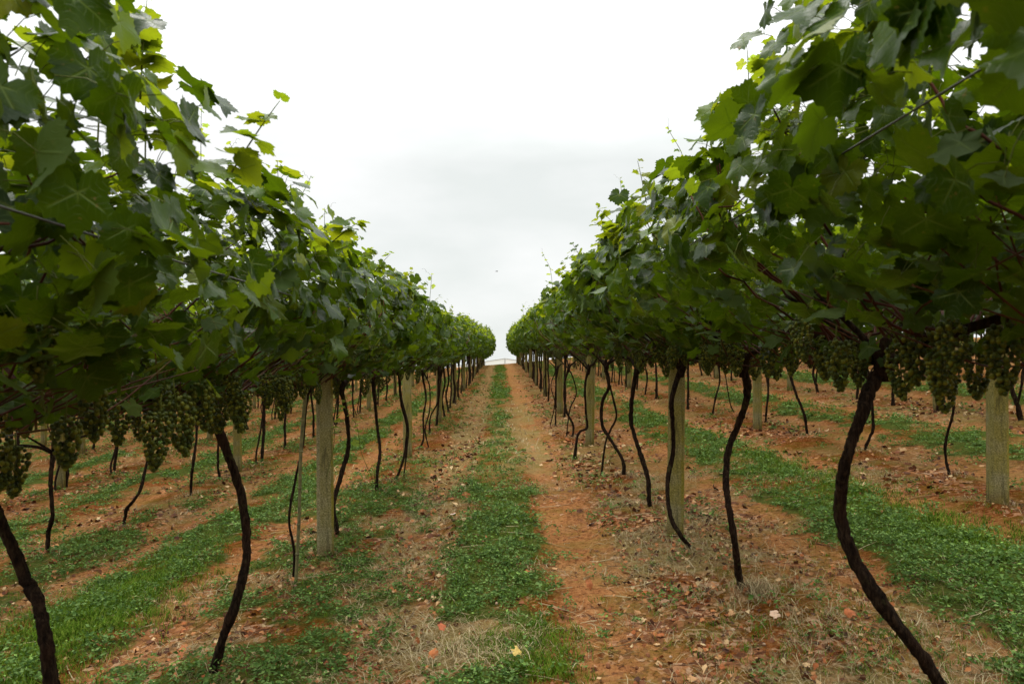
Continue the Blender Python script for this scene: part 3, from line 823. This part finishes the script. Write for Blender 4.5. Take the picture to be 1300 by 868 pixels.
def make_vine(row, x, y, lod, trunk_me, label, seed, head=(0, 0), nb=6, ncane=6, foln=None, zoff=0.0):
    rg = np.random.default_rng(seed)
    root = bpy.data.objects.new('grapevine', None); COL.objects.link(root)
    root.location = (x, y, gz(x, y))
    root.empty_display_size = .2
    tag(root, label, 'grapevine', VG)
    obj('trunk', trunk_me, root)
    f = obj('foliage', random.choice(FOL[lod]) if foln is None else FOL[lod][foln], root, (ROWS[row] - x, 0, zoff), 0 if rg.random() < .5 else math.pi)
    zs = rg.uniform(.97, 1.03); wide = .93 if row == -1 and 3 < y < 14 else 1.0
    if abs(row) > 1: zs, f.location.z = 1.16 * zs, -.40
    if abs(row) == 1:
        dip = (.925 if row < 0 else .94) if y < 5 else (.915 if row < 0 else .97) if y < 10 else (.935 if row < 0 and y < 20 else .98)
        zs *= dip
        if y < 7.5: zs, f.location.z = ((.86, .17) if row < 0 else (.92, .03))
        elif row < 0 and y < 13: zs, f.location.z = .88, .12
        if y < 2: zs, f.location.z = .97, .04
        if y > 54: zs = 1.9 ; f.location.z = -2.2; wide = 1.14
        elif y > 36: zs = 1.3; f.location.z = -.85
    f.scale = (rg.uniform(.94, 1.06) * wide, 1, zs)
    hx, hy = head
    for c in range(ncane):
        obj('cane', CANES[int(rg.integers(len(CANES)))], root, (hx, hy + rg.uniform(-.1, .1), 0), 0 if rg.random() < .5 else math.pi)
    lib = BUNCH_HI if lod == 'hi' else BUNCH_LO
    for b in range(nb):
        bx = rg.uniform(-.42, .42); by = rg.uniform(-.85, .85)
        bz = 1.44 + .22 * abs(bx) + rg.uniform(-.04, .10) - (.10 if abs(row) > 1 else 0)
        o = obj('grape_bunch', lib[int(rg.integers(len(lib)))], root, (ROWS[row] - x + bx, by, bz), rg.uniform(0, 6.28))
        o.rotation_euler[0] = rg.uniform(-.15, .15); o.rotation_euler[1] = rg.uniform(-.15, .15)
        k = rg.uniform(.65, .95); o.scale = (k, k, k)
    return root

hero_x = {}
for side in (-1, 1, -2, 2):
    for i, (Y, path, r, extra) in enumerate(HERO[side]):
        W = [np.array(px(a, b, Y)) for a, b in path]
        gx0 = W[0][0]; z0 = gz(gx0, Y)
        rg = np.random.default_rng(710 + i * 3 + side)
        W = [np.array([w[0] - gx0, 0 + (.03 if Y < 4 else .08) * math.sin(j * 1.3 + i) * (0 < j), w[2] - z0]) for j, w in enumerate(W)]
        W[0][2] = min(W[0][2], -.05)
        # bring the head under the row's cordon
        ex = None
        if extra:
            ex = [np.array([((a - VX) * (Y + .25) / F_PX) - gx0, .25 - .2 * j / len(extra), CAM_Z - (b - VY) * (Y + .25) / F_PX - z0]) for j, (a, b) in enumerate(extra)]
            ex[0][2] = min(ex[0][2], -.05)
        sides = 18 if Y < 6 else 10
        me = trunk_mesh([tuple(w) for w in W], r * (.56 if r > .03 else .78), 700 + i + (50 if side > 0 else 0) + (20 if abs(side) > 1 else 0), sides, ex, .85 if r > .02 else .25)
        desc = {(-1, 0): 'thick dark vine trunk curving out of the bottom left corner', (-1, 1): 'thick bowed vine trunk standing left of the bamboo stake',
                (-1, 2): 'thin young vine tied to the bamboo stake beside the concrete post', (-1, 3): 'slender vine just right of the nearest left concrete post',
                (1, 0): 'thick bent vine trunk sweeping down to the bottom right corner', (1, 1): 'bowed dark vine with dry grass round its foot, right of the nearest post',
                (1, 2): 'snaking vine climbing against the nearest right concrete post'}.get((side, i))
        if not desc:
            desc = '%s vine from the camera in the %s%s' % (ORD[i], ROWNAME[side], ', trunks crossing' if extra else '')
        lod = 'hi' if Y < 8 and abs(side) == 1 else 'mid'
        v = make_vine(side, gx0, Y, lod, me, desc, 800 + i * 7 + side, (W[-1][0], 0), nb=9 if Y < 8 else 7, ncane=(15 if Y < 5 else 11) if Y < 8 else 6, foln=(i + (2 if side > 0 else 0)) % 5)
        hero_x[(side, i)] = v

def straight_rows():
    spec = {-1: (17.4, 66), 1: (17.0, 66), -2: (13.1, 60), 2: (16.2, 60), -3: (8.6, 50), 3: (8.2, 50), -4: (13, 44), 4: (12, 44), -5: (17, 40), 5: (16, 40)}
    for row, (y0, y1) in spec.items():
        y = y0; i = 0
        rg = np.random.default_rng(900 + row)
        base = len(HERO.get(row, []))
        while y < y1:
            n = base + i
            x = ROWS[row] + rg.uniform(-.08, .08)
            lod = 'mid' if y < 19 else 'low'
            if abs(row) > 2 and lod == 'mid' and y > 14: lod = 'low'
            if y < 30 and n < 12:
                lab = '%s vine from the camera in the %s' % (ORD[n], ROWNAME[row])
            else:
                lab = 'distant vine at the far end of the ' + ROWNAME[row]
            nb = 9 if y < 14 else (5 if y < 24 else 0)
            nc = 4 if y < 12 else 0
            make_vine(row, x, y, lod, TRUNKS[int(rg.integers(8))], lab, int(rg.integers(1e6)), (0, 0), nb, nc)
            y += rg.uniform(1.45, 1.75); i += 1
straight_rows()

# vines level with the camera: their crowns hang into the edges of the view
for side in (-1, 1):
    for j, Y in enumerate((1.15, -.55, -2.2)):
        rg = np.random.default_rng(40 + j + side)
        v = make_vine(side, ROWS[side] + side * .05, Y, 'hi', TRUNKS[(j * 2 + (side > 0)) % 8],
                      ('vine whose near leaves fill the top %s corner' % ('left' if side < 0 else 'right')) if j == 0 else
                      'vine beside and behind the camera in the ' + ROWNAME[side], 60 + j * 5 + side, nb=8, ncane=13, foln=(j + 3 + (side > 0)) % 5)

for side, Y in ((-2, 5.3), (2, 5.2)):
    make_vine(side, ROWS[side], Y, 'mid', TRUNKS[2], 'vine just outside the frame edge in the ' + ROWNAME[side], 77 + side, nb=5, ncane=4)

# young shoots and tendrils standing out of the crowns (children of the vine they grow from)
def add_part(vine, name, me, P, rz=0, sc=1.0, rx=0):
    o = obj(name, me, vine, (P[0] - vine.location.x, P[1] - vine.location.y, P[2] - vine.location.z), rz)
    o.rotation_euler[0] = rx
    o.scale = (sc, sc, sc)
    return o
def nearest(side, Y):
    best = min([k for k in hero_x if k[0] == side], key=lambda k: abs(HERO[side][k[1]][0] - Y))
    return hero_x[best]
for (sx, sy, Y, k, sc) in [(325, 245, 4.2, 1, 1.0), (372, 285, 4.6, 2, 1.0), (412, 300, 5.2, 0, .9), (545, 400, 12.0, 3, 1.8), (255, 175, 3.2, 0, .6),
                           (425, 545, 5.9, 2, .8), (455, 550, 5.9, 1, .8), (185, 60, 2.5, 0, .9), (130, 25, 2.3, 3, .9)]:
    add_part(nearest(-1, Y), 'young_shoot', SHOOTS[k], px(sx, sy, Y), k, sc)
for (sx, sy, Y, k, sc) in [(790, 262, 6.3, 1, .8), (870, 215, 4.3, 2, .8), (950, 95, 3.1, 0, .8), (700, 350, 12, 2, 1.2), (665, 412, 24, 3, 1.8), (1050, 20, 2.6, 3, .7)]:
    add_part(nearest(1, Y), 'young_shoot', SHOOTS[k], px(sx, sy, Y), k * 2, sc)
for (sx, sy, Y, s) in [(915, 300, 3.4, 1), (985, 330, 3.0, 1), (1185, 370, 2.2, 1), (1280, 350, 1.9, 1), (1010, 110, 2.6, 1), (70, 330, 1.9, -1), (190, 330, 2.2, -1), (290, 400, 3.0, -1), (880, 260, 3.8, 1)]:
    add_part(nearest(s, Y), 'tendril', TENDRILS[sx % 2], px(sx, sy, Y), sx, 1.1)
# hanging bunches that can be told apart in the photo
for (sx, sy, Y, s, k) in [(48, 375, 1.75, -1, 2), (120, 480, 2.1, -1, 1), (85, 520, 2.0, -1, 0), (150, 500, 2.6, -1, 1), (210, 480, 2.7, -1, 2), (300, 485, 3.3, -1, 1), (262, 470, 3.2, -1, 0),
                          (340, 468, 3.8, -1, 2), (385, 462, 4.4, -1, 2), (362, 470, 4.6, -1, 1), (445, 440, 5.2, -1, 0), (478, 440, 7.0, -1, 1), (475, 428, 5.4, -1, 1),
                          (1275, 400, 1.9, 1, 2), (1240, 430, 2.2, 1, 1), (1090, 420, 2.7, 1, 2), (1150, 400, 2.5, 1, 0), (1005, 420, 3.4, 1, 2), (975, 430, 3.5, 1, 1),
                          (935, 430, 4.0, 1, 2), (900, 440, 4.4, 1, 0), (1045, 420, 3.0, 1, 1), (1200, 450, 2.3, 1, 1), (870, 425, 4.9, 1, 2), (840, 435, 5.4, 1, 1)]:
    o = add_part(nearest(s, Y), 'grape_bunch', BUNCH_HI[k], px(sx, sy, Y), sx, .76)

# ================================================================== distant rows beyond the counted ones: one mass
acc = Acc()
for row in (-8, -7, -6, 6, 7, 8):
    for y in np.arange(20, 46, 2.4):
        z = gz(ROWS[row], y)
        foliage('', 260, 'low', int(y * 10) + row + 50, (0.12, 0.18), 1.25, acc, (ROWS[row], y, z))
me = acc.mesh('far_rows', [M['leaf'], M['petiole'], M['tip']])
tag(obj('distant_vine_rows', me), 'mass of far vine rows beyond the outer lanes on both sides', 'vine rows', kind='stuff')

# ================================================================== trellis posts, stakes, wires
def post_mesh(w, h, mat='concrete'):
    acc = Acc(); k = 14; c = w * .16
    zs = np.linspace(-.15, h, k)
    ring = np.array([(-w / 2 + c, -w / 2), (w / 2 - c, -w / 2), (w / 2, -w / 2 + c), (w / 2, w / 2 - c), (w / 2 - c, w / 2), (-w / 2 + c, w / 2), (-w / 2, w / 2 - c), (-w / 2, -w / 2 + c)])
    V = []
    for j, z in enumerate(zs):
        t = 1 - .06 * j / k
        for q, (a, b) in enumerate(ring):
            nz = (vnoise(np.array(q * 3.1), np.array(z * 9.0), 5) - .5) * .004
            V.append((a * t + nz, b * t + nz, z))
    Q = [(j * 8 + q, j * 8 + (q + 1) % 8, (j + 1) * 8 + (q + 1) % 8, (j + 1) * 8 + q) for j in range(k - 1) for q in range(8)]
    V.append((0, 0, h + .004)); T = [(k * 8, (k - 1) * 8 + q, (k - 1) * 8 + (q + 1) % 8) for q in range(8)]
    acc.add(V, T, Q)
    return acc.mesh('post', [M[mat]], smooth=False)
POST = post_mesh(.132, 2.15)
POST_GREY = post_mesh(.132, 2.15, 'concrete_grey')
PG = 'concrete trellis posts along the vine rows'
def post(x, y, label, rz=.35, sc=1.0):
    o = obj('trellis_post', POST_GREY if label.startswith('grey') else POST, None, (x, y, gz(x, y)), rz)
    o.scale = (sc, sc, 1)
    o.rotation_euler[0] = random.uniform(-.018, .018); o.rotation_euler[1] = random.uniform(-.018, .018)
    tag(o, label, 'post', PG)
special = {(-1, 0): 'grey speckled concrete post nearest the camera, left of the middle lane', (1, 0): 'yellow-green lichened concrete post behind the snaking vine',
           (2, 0): 'pale grooved concrete post at the right edge of the picture'}
first = {-1: 6.12, 1: 5.95, -2: 12.0, 2: 5.95, -3: 11.7, 3: 11.6, -4: 17, 4: 16.5, -5: 20, 5: 20}
for row, y0 in first.items():
    y = y0; i = 0
    end = {1: 66, 2: 60, 3: 50, 4: 44, 5: 40}[abs(row)]
    while y < end:
        lab = special.get((row, i)) or ('%s concrete post from the camera in the %s' % (ORD[i], ROWNAME[row]) if y < 36 else 'distant concrete post near the far end of the ' + ROWNAME[row])
        xx = {(-1, 0): -1.435, (1, 0): 1.385, (2, 0): 3.95}.get((row, i), ROWS[row] - .02)
        post(xx, y, lab, .3 if row < 0 else -.25, 1.0 if i < 3 else random.uniform(.9, 1.1))
        y += 5.95; i += 1
# second right-hand row shows one more post left of the near one
acc = Acc()
P = catmull([(0, 0, -.1), (.006, 0, .5), (.002, 0, 1.0), (.02, 0, 1.45)], 10)
tube(acc, P, .0115, 8, .12, 3)
for z in (.25, .46, .72, .98, 1.2): tube(acc, [(.004, 0, z - .006), (.004, 0, z + .006)], .0145, 8)
sx_, sy_ = px(377, 752, 5.38)[0], 5.34
st = obj('bamboo_stake', acc.mesh('stake', [M['stake']]), None, (sx_, sy_, gz(sx_, sy_)))
st.rotation_euler = (0, R(2.2), 0)
tag(st, 'thin bamboo stake holding a young vine left of the grey post', 'stake')
for row in (-3, -2, -1, 1, 2, 3):
    for nm, dx, zz in (('cordon', 0, 1.44), ('inner', -.62, 1.93), ('outer', .62, 1.93)):
        ys = np.arange(-4, {1: 66, 2: 60, 3: 50}[abs(row)], 1.0)
        P = np.stack([ROWS[row] + dx + 0 * ys, ys, ground_z(ROWS[row] + 0 * ys, ys) + zz - .02 * np.abs(np.sin(ys * .53))], -1)
        acc = Acc(); tube(acc, P, .0028, 4)
        o = obj('trellis_wire', acc.mesh('wire', [M['wire']]))
        w = {'cordon': 'middle low wire carrying the trunks', 'inner': 'left outer wire inside the leaves', 'outer': 'right outer wire inside the leaves'}[nm]
        tag(o, '%s of the %s' % (w, ROWNAME[row]), 'wire', 'trellis wires')

# ================================================================== ground cover
def scatter(n, x0, x1, y0, y1, rng, which, power=1.0):
    # uniform over the trapezoid-ish area, thinned by mask
    X = rng.uniform(x0, x1, n); Y = rng.uniform(y0, y1, n)
    vis = (X > -(.72 * Y + .6)) & (X < (.72 * Y + .6))
    X, Y = X[vis], Y[vis]
    mk = masks(X, Y)[which]
    k = rng.random(len(X)) < mk ** power
    return X[k], Y[k], mk[k]

def weed_patch(name, specs, seed, label):
    rng = np.random.default_rng(seed)
    acc = Acc()
    # leaflet: small pinnate leaf = folded diamond
    lp = np.array([(0, 0, 0), (.45, .30, .06), (1, 0, -.05), (.45, -.30, .06)]); lt = np.array([(0, 2, 1), (0, 3, 2)])
    for (n, x0, x1, y0, y1, nl, ls, hh) in specs:
        X, Y, mk = scatter(n, x0, x1, y0, y1, rng, 0, 1.5)
        N = len(X)
        if not N: continue
        Z = surf(X, Y)
        big = (.25 + 1.5 * fbm(X * 4.5, Y * 4.5, 81, 2) ** 1.4) * rng.uniform(.6, 1.35, N)
        base = np.stack([X, Y, Z], -1)
        a = rng.uniform(0, 6.28, (N, nl)); rr = np.sqrt(rng.random((N, nl))) * .075 * big[:, None]
        h = hh * big[:, None] * (1 - .5 * (rr / (.075 * big[:, None] + 1e-6)) ** 2) * rng.uniform(.25, 1.1, (N, nl))
        p = base[:, None, :] + np.stack([np.cos(a) * rr, np.sin(a) * rr, h], -1)
        p = p.reshape(-1, 3); a = a.ravel() + rng.normal(0, .8, N * nl)
        el = rng.uniform(-.35, .75, N * nl)
        tip = np.stack([np.cos(a) * np.cos(el), np.sin(a) * np.cos(el), np.sin(el)], -1)
        nr = norm(np.array([0, 0, 1.0]) + rng.normal(0, .45, (N * nl, 3)))
        tip = norm(tip - nr * (tip * nr).sum(-1, keepdims=True)); sd = np.cross(nr, tip)
        s = (ls * rng.uniform(.6, 1.25, N * nl) * np.repeat(.6 + .4 * big, nl))[:, None, None]
        V = p[:, None, :] + s * (lp[None, :, 0:1] * tip[:, None] + lp[None, :, 1:2] * sd[:, None] + lp[None, :, 2:3] * nr[:, None])
        TT = (lt[None] + (np.arange(len(p)) * 4)[:, None, None]).reshape(-1, 3)
        acc.add(V.reshape(-1, 3), TT, None, np.tile([[.0, .3], [.45, .3], [1, .3], [.45, .3]], (len(p), 1)), 0)
    o = obj(name, acc.mesh(name, [M['weed']], smooth=False))
    tag(o, label, 'weeds', kind='stuff')
weed_patch('weeds', [(5200, -3.6, 3.8, 2.2, 6.0, 30, .026, .07), (6500, -7, 6, 6.0, 11, 24, .032, .075), (9000, -13, 10, 11, 20, 16, .05, .08), (9000, -20, 14, 20, 42, 9, .09, .08)],
           61, 'low leafy green weeds carpeting the lanes between the rows')

def blades(name, mat, specs, seed, label, cat):
    rng = np.random.default_rng(seed); acc = Acc()
    for (X, Y, h, wd, lay, nb) in specs:
        N = len(X); Z = surf(X, Y)
        X = np.repeat(X, nb) + rng.normal(0, .02, N * nb); Y = np.repeat(Y, nb) + rng.normal(0, .02, N * nb); Z = np.repeat(Z, nb)
        n = N * nb
        a = rng.uniform(0, 6.28, n); H = h * rng.uniform(.5, 1.3, n)
        lean = np.clip(rng.normal(lay, .22, n), 0, 1.5)   # 0 upright, 1.5 flat
        d = np.stack([np.cos(a), np.sin(a), 0 * a], -1); sd = np.stack([-np.sin(a), np.cos(a), 0 * a], -1)
        p0 = np.stack([X, Y, Z - .004], -1)
        m1 = p0 + d * (H * .5 * np.sin(lean * .8))[:, None] + np.array([0, 0, 1]) * (H * .5 * np.cos(lean * .8) + .004)[:, None]
        cur = rng.normal(0, .35, n)[:, None] * sd * H[:, None] * .4
        m2 = m1 + d * (H * .5 * np.sin(np.clip(lean * 1.25, 0, 1.57)))[:, None] + np.array([0, 0, 1]) * (H * .5 * np.cos(np.clip(lean * 1.25, 0, 1.57)))[:, None] + cur
        w = (wd * rng.uniform(.6, 1.3, n))[:, None]
        V = np.stack([p0 - sd * w, p0 + sd * w, m1 + sd * w * .8, m1 - sd * w * .8, m2], 1)
        b = (np.arange(n) * 5)[:, None]
        acc.add(V.reshape(-1, 3), b + np.array([[3, 2, 4]]), b + np.array([[0, 1, 2, 3]]), m=0)
    o = obj(name, acc.mesh(name, [mat], smooth=False))
    tag(o, label, cat, kind='stuff')

rg = np.random.default_rng(5)
def blob(cx, cy, sx, sy, n):
    return rg.normal(cx, sx, n), rg.normal(cy, sy, n)
gspecs = []
for cx, cy, sx, sy, n, h in [(-2.75, 4.8, .26, .8, 1500, .085), (.12, 4.05, .17, .12, 200, .065), (3.2, 7.5, .3, 1.2, 900, .07), (3.3, 5.4, .25, .5, 500, .06), (1.75, 3.6, .45, .7, 420, .045), (.2, 3.7, .12, .12, 110, .07)]:
    X, Y = blob(cx, cy, sx, sy, n); gspecs.append((X, Y, h * .85, .0018, .75, 11))
X, Y, mk = scatter(9000, -4.5, 4.5, 2.2, 10, rg, 0, 3.0); gspecs.append((X[:2400], Y[:2400], .05, .0018, .6, 4))
X, Y, mk = scatter(9000, -3, 4, 9, 60, rg, 0, 2.0); gspecs.append((X, Y, .07, .006, .7, 6))
blades('grass', M['grass'], gspecs, 71, 'short fine green grass growing among the weeds', 'grass')
sspecs = []
X, Y, mk = scatter(20000, -4, 4, 2.2, 9, rg, 1, 1.1); sspecs.append((X, Y, .10, .0014, 1.4, 4))
X, Y = blob(-.22, 4.0, .30, .17, 300); sspecs.append((X, Y, .15, .0016, 1.5, 3))
X, Y = blob(1.65, 3.9, .5, .9, 900); sspecs.append((X, Y, .10, .0012, 1.25, 5))
X, Y = blob(1.52, 4.45, .05, .06, 50); sspecs.append((X, Y, .13, .0018, .9, 6))
X, Y, mk = scatter(5000, -10, 10, 9, 24, rg, 1, 1.2); sspecs.append((X, Y, .16, .005, 1.35, 2))
FEET = [(float(px(p[0][0], 0, Y)[0]), Y) for sd in (-1, 1, -2, 2) for (Y, p, _r, _e) in HERO[sd]] + [(-1.435, 6.12), (1.385, 5.95), (3.95, 5.95)]
for fx, fy in FEET:
    X, Y = blob(fx, fy, .09, .09, 26); sspecs.append((X, Y, .09, .0016, 1.0, 3))
blades('straw', M['straw'], sspecs, 72, 'pale dry straw and dead grass lying on the soil', 'straw')

# leaf litter
def litter_mesh(name, X, Y, size, lod, seed, hgt=.008):
    rng = np.random.default_rng(seed); acc = Acc(); N = len(X)
    pos = np.stack([X, Y, surf(X, Y) + hgt + rng.uniform(0, .012, N)], -1)
    nr = np.array([0, 0, 1.]) + rng.normal(0, .38, (N, 3)); tip = rng.normal(0, 1, (N, 3))
    add_leaves(acc, pos, nr, tip, size * rng.uniform(.55, 1.2, N), lod, rng, 0, droop=3.2)
    return acc.mesh(name, [M['dead']])
rg = np.random.default_rng(9)
Xa, Ya, _ = scatter(9000, -4, 4.5, 2.3, 6.5, rg, 2, 1.4)
Xb, Yb, _ = scatter(9000, -8, 8, 6.5, 14, rg, 2, 1.5)
Xc, Yc, _ = scatter(9000, -14, 12, 14, 34, rg, 2, 1.5)
for fx, fy in FEET:
    X, Y = blob(fx, fy, .13, .13, 22); Xa = np.concatenate([Xa, X]); Ya = np.concatenate([Ya, Y])
acc_me = litter_mesh('leaf_litter', Xa, Ya, .020, 'mid', 1)
tag(obj('leaf_litter', acc_me), 'orange and brown dead vine leaves strewn over the near soil', 'leaf litter', kind='stuff')
acc_me = litter_mesh('leaf_litter_far', np.concatenate([Xb, Xc]), np.concatenate([Yb, Yc]), .042, 'low', 2)
tag(obj('leaf_litter', acc_me), 'dead vine leaves scattered over the soil farther up the rows', 'leaf litter', kind='stuff')

# crumbs of soil and twigs
acc = Acc(); rg = np.random.default_rng(12)
v, f = BT[1]
X = rg.uniform(-4.5, 4.5, 9000); Y = rg.uniform(2.2, 9, 9000)
k = rg.random(9000) < (1 - masks(X, Y)[0]) * .8; X, Y = X[k], Y[k]; N = len(X)
r = .0035 + .011 * rg.random(N) ** 4
Vc = np.stack([X, Y, surf(X, Y) + r * .2], -1)[:, None, :] + v[None] * (r[:, None] * rg.uniform(.6, 1.3, (N, 1)))[..., None] * rg.uniform(.6, 1.2, (N, 1, 3))
Fc = (f[None] + (np.arange(N) * len(v))[:, None, None]).reshape(-1, 3)
acc.add(Vc.reshape(-1, 3), Fc)
tag(obj('soil_crumbs', acc.mesh('crumbs', [M['clod']])), 'small clods and stones lying on the tracks', 'clods', kind='stuff')
acc = Acc()
for i in range(420):
    X, Y = rg.uniform(-3.5, 3.6), rg.uniform(2.3, 8.5)
    a = rg.uniform(0, 6.28); L = rg.uniform(.05, .28)
    d = np.array([math.cos(a), math.sin(a)]) * L
    xs = np.array([X, X + d[0] * .5 + rg.normal(0, .015), X + d[0]]); ys = np.array([Y, Y + d[1] * .5 + rg.normal(0, .015), Y + d[1]])
    tube(acc, np.stack([xs, ys, surf(xs, ys) + .012], -1), [.003, .0025, .0015], 4)
tag(obj('twigs', acc.mesh('twigs', [M['bark'] if False else M['straw']])), 'thin dry twigs and cut canes lying on the ground', 'twigs', kind='stuff')

# single fallen leaves that stand out
def fallen(x, y, size, colr, label, seed, cat='fallen leaf'):
    m = simple('fallen_leaf', lambda g: g.bsdf(g.mix(g.mrange(g.noise(g.node('ShaderNodeTexCoord').outputs['Object'], 45, 4), .4, .65, 0, .7), colr, tuple(c * .5 for c in colr)), .7, None, .3))
    Y = None
    for it in range(12):
        Y = 3.5 if Y is None else F_PX * (CAM_Z - gz((x - VX) * Y / F_PX, Y)) / (y - VY)
    X = (x - VX) * Y / F_PX
    rng = np.random.default_rng(seed); acc = Acc()
    add_leaves(acc, np.array([[0, 0, .018]]), np.array([[rng.normal(0, .25), -.45, 1.]]), np.array([[rng.normal(), rng.normal(), 0]]), np.array([size]), 'hi', rng, 0, 2.6)
    o = obj('fallen_leaf', acc.mesh('fallen_leaf', [m]), None, (X, Y, float(surf(np.array(X), np.array(Y))) + .03))
    tag(o, label, cat, 'single fallen vine leaves')
fallen(654, 837, .040, (.55, .38, .10), 'yellow dry leaf lying on dark weeds in the middle lane', 1)
fallen(551, 838, .036, (.45, .14, .04), 'orange-brown leaf on the straw left of the yellow leaf', 2)
fallen(562, 805, .034, (.42, .11, .04), 'red-brown leaf at the upper edge of the straw clearing', 3)
fallen(575, 660, .038, (.55, .42, .35), 'pale pinkish leaf between the weeds and the left track', 4)
fallen(985, 788, .038, (.55, .36, .24), 'pale tan leaf below the bowed vine on the right', 5)
fallen(748, 743, .036, (.45, .15, .05), 'orange leaf on the bare right-hand track of the lane', 6)
fallen(1078, 778, .042, (.45, .13, .04), 'orange leaf beside the thick bent trunk at the right', 7)
fallen(231, 835, .044, (.50, .17, .06), 'orange leaf left of the bowed trunk on the left', 8)

# ================================================================== greenhouse beyond the crest and a bird
gh = bpy.data.objects.new('greenhouse', None); COL.objects.link(gh)
gh.location = (0.6, 112, gz(0, 112)); tag(gh, 'white plastic covered greenhouse beyond the crest at the end of the lane', 'greenhouse')
film = simple('white_film', lambda g: g.bsdf((0.78, 0.82, 0.80), 0.4))
steel = simple('greenhouse_steel', lambda g: g.bsdf((0.3, 0.33, 0.32), 0.5))
zb = 0.0; zt = (CAM_Z - 3.2 * 112 / F_PX) - gz(0, 112); ez = zt - .75
acc = Acc()
prof = [(-9, zb), (-9, ez - .6), (-5, ez), (0, zt), (5, ez), (9, ez - .6), (9, zb)]
for D in (0, 14): acc.add([(a, D, b) for a, b in prof])
Q = [(i, i + 1, i + 8, i + 7) for i in range(6)]; acc.Q.append(np.array(Q)); acc.qm.append(np.zeros(6))
for s in (0, 7): acc.T += [np.array([(s + 0, s + j, s + j + 1)]) for j in range(1, 6)]; acc.tm += [np.zeros(1)] * 5
obj('cover', acc.mesh('cover', [film], smooth=False), gh)
acc = Acc(); tube(acc, [(-9.1, -.05, ez - .55), (-5, -.05, ez + .05), (0, -.05, zt + .05), (5, -.05, ez + .05), (9.1, -.05, ez - .55)], .05, 5)
for xx in (-6, -3, 0, 3, 6): tube(acc, [(xx, -.05, 0), (xx, -.05, zt - abs(xx) * .15)], .05, 5)
obj('frame', acc.mesh('frame', [steel], smooth=False), gh)

bird_m = simple('bird_feather', lambda g: g.bsdf((.04, .04, .04), .7))
acc = Acc()
tube(acc, catmull([(-.10, 0, 0), (-.04, 0, .0), (.05, 0, .005), (.10, 0, .012), (.13, 0, .01)], 4), [.008, .022, .03, .02, .006], 8)
for s in (-1, 1):
    acc.add([(.06, s * .02, .012), (.02, s * .10, .05), (-.03, s * .19, .04), (-.05, s * .09, .035), (-.02, s * .02, .008),
             (.06, s * .02, .006), (.02, s * .10, .044), (-.03, s * .19, .034), (-.05, s * .09, .029), (-.02, s * .02, .002)],
            [(0, 1, 4), (1, 3, 4), (1, 2, 3), (5, 9, 6), (6, 9, 8), (6, 8, 7)], [(0, 5, 6, 1), (1, 6, 7, 2), (2, 7, 8, 3), (3, 8, 9, 4)])
acc.add([(-.09, -.012, 0), (-.09, .012, 0), (-.17, .03, 0), (-.17, -.03, 0), (-.13, 0, .006)], [(0, 1, 4), (1, 2, 4), (2, 3, 4), (3, 0, 4)], [(0, 3, 2, 1)])
b = obj('bird', acc.mesh('bird', [bird_m]), None, px(630.5, 344.5, 62), .5)
tag(b, 'tiny dark bird flying in the white sky above the lane', 'bird')
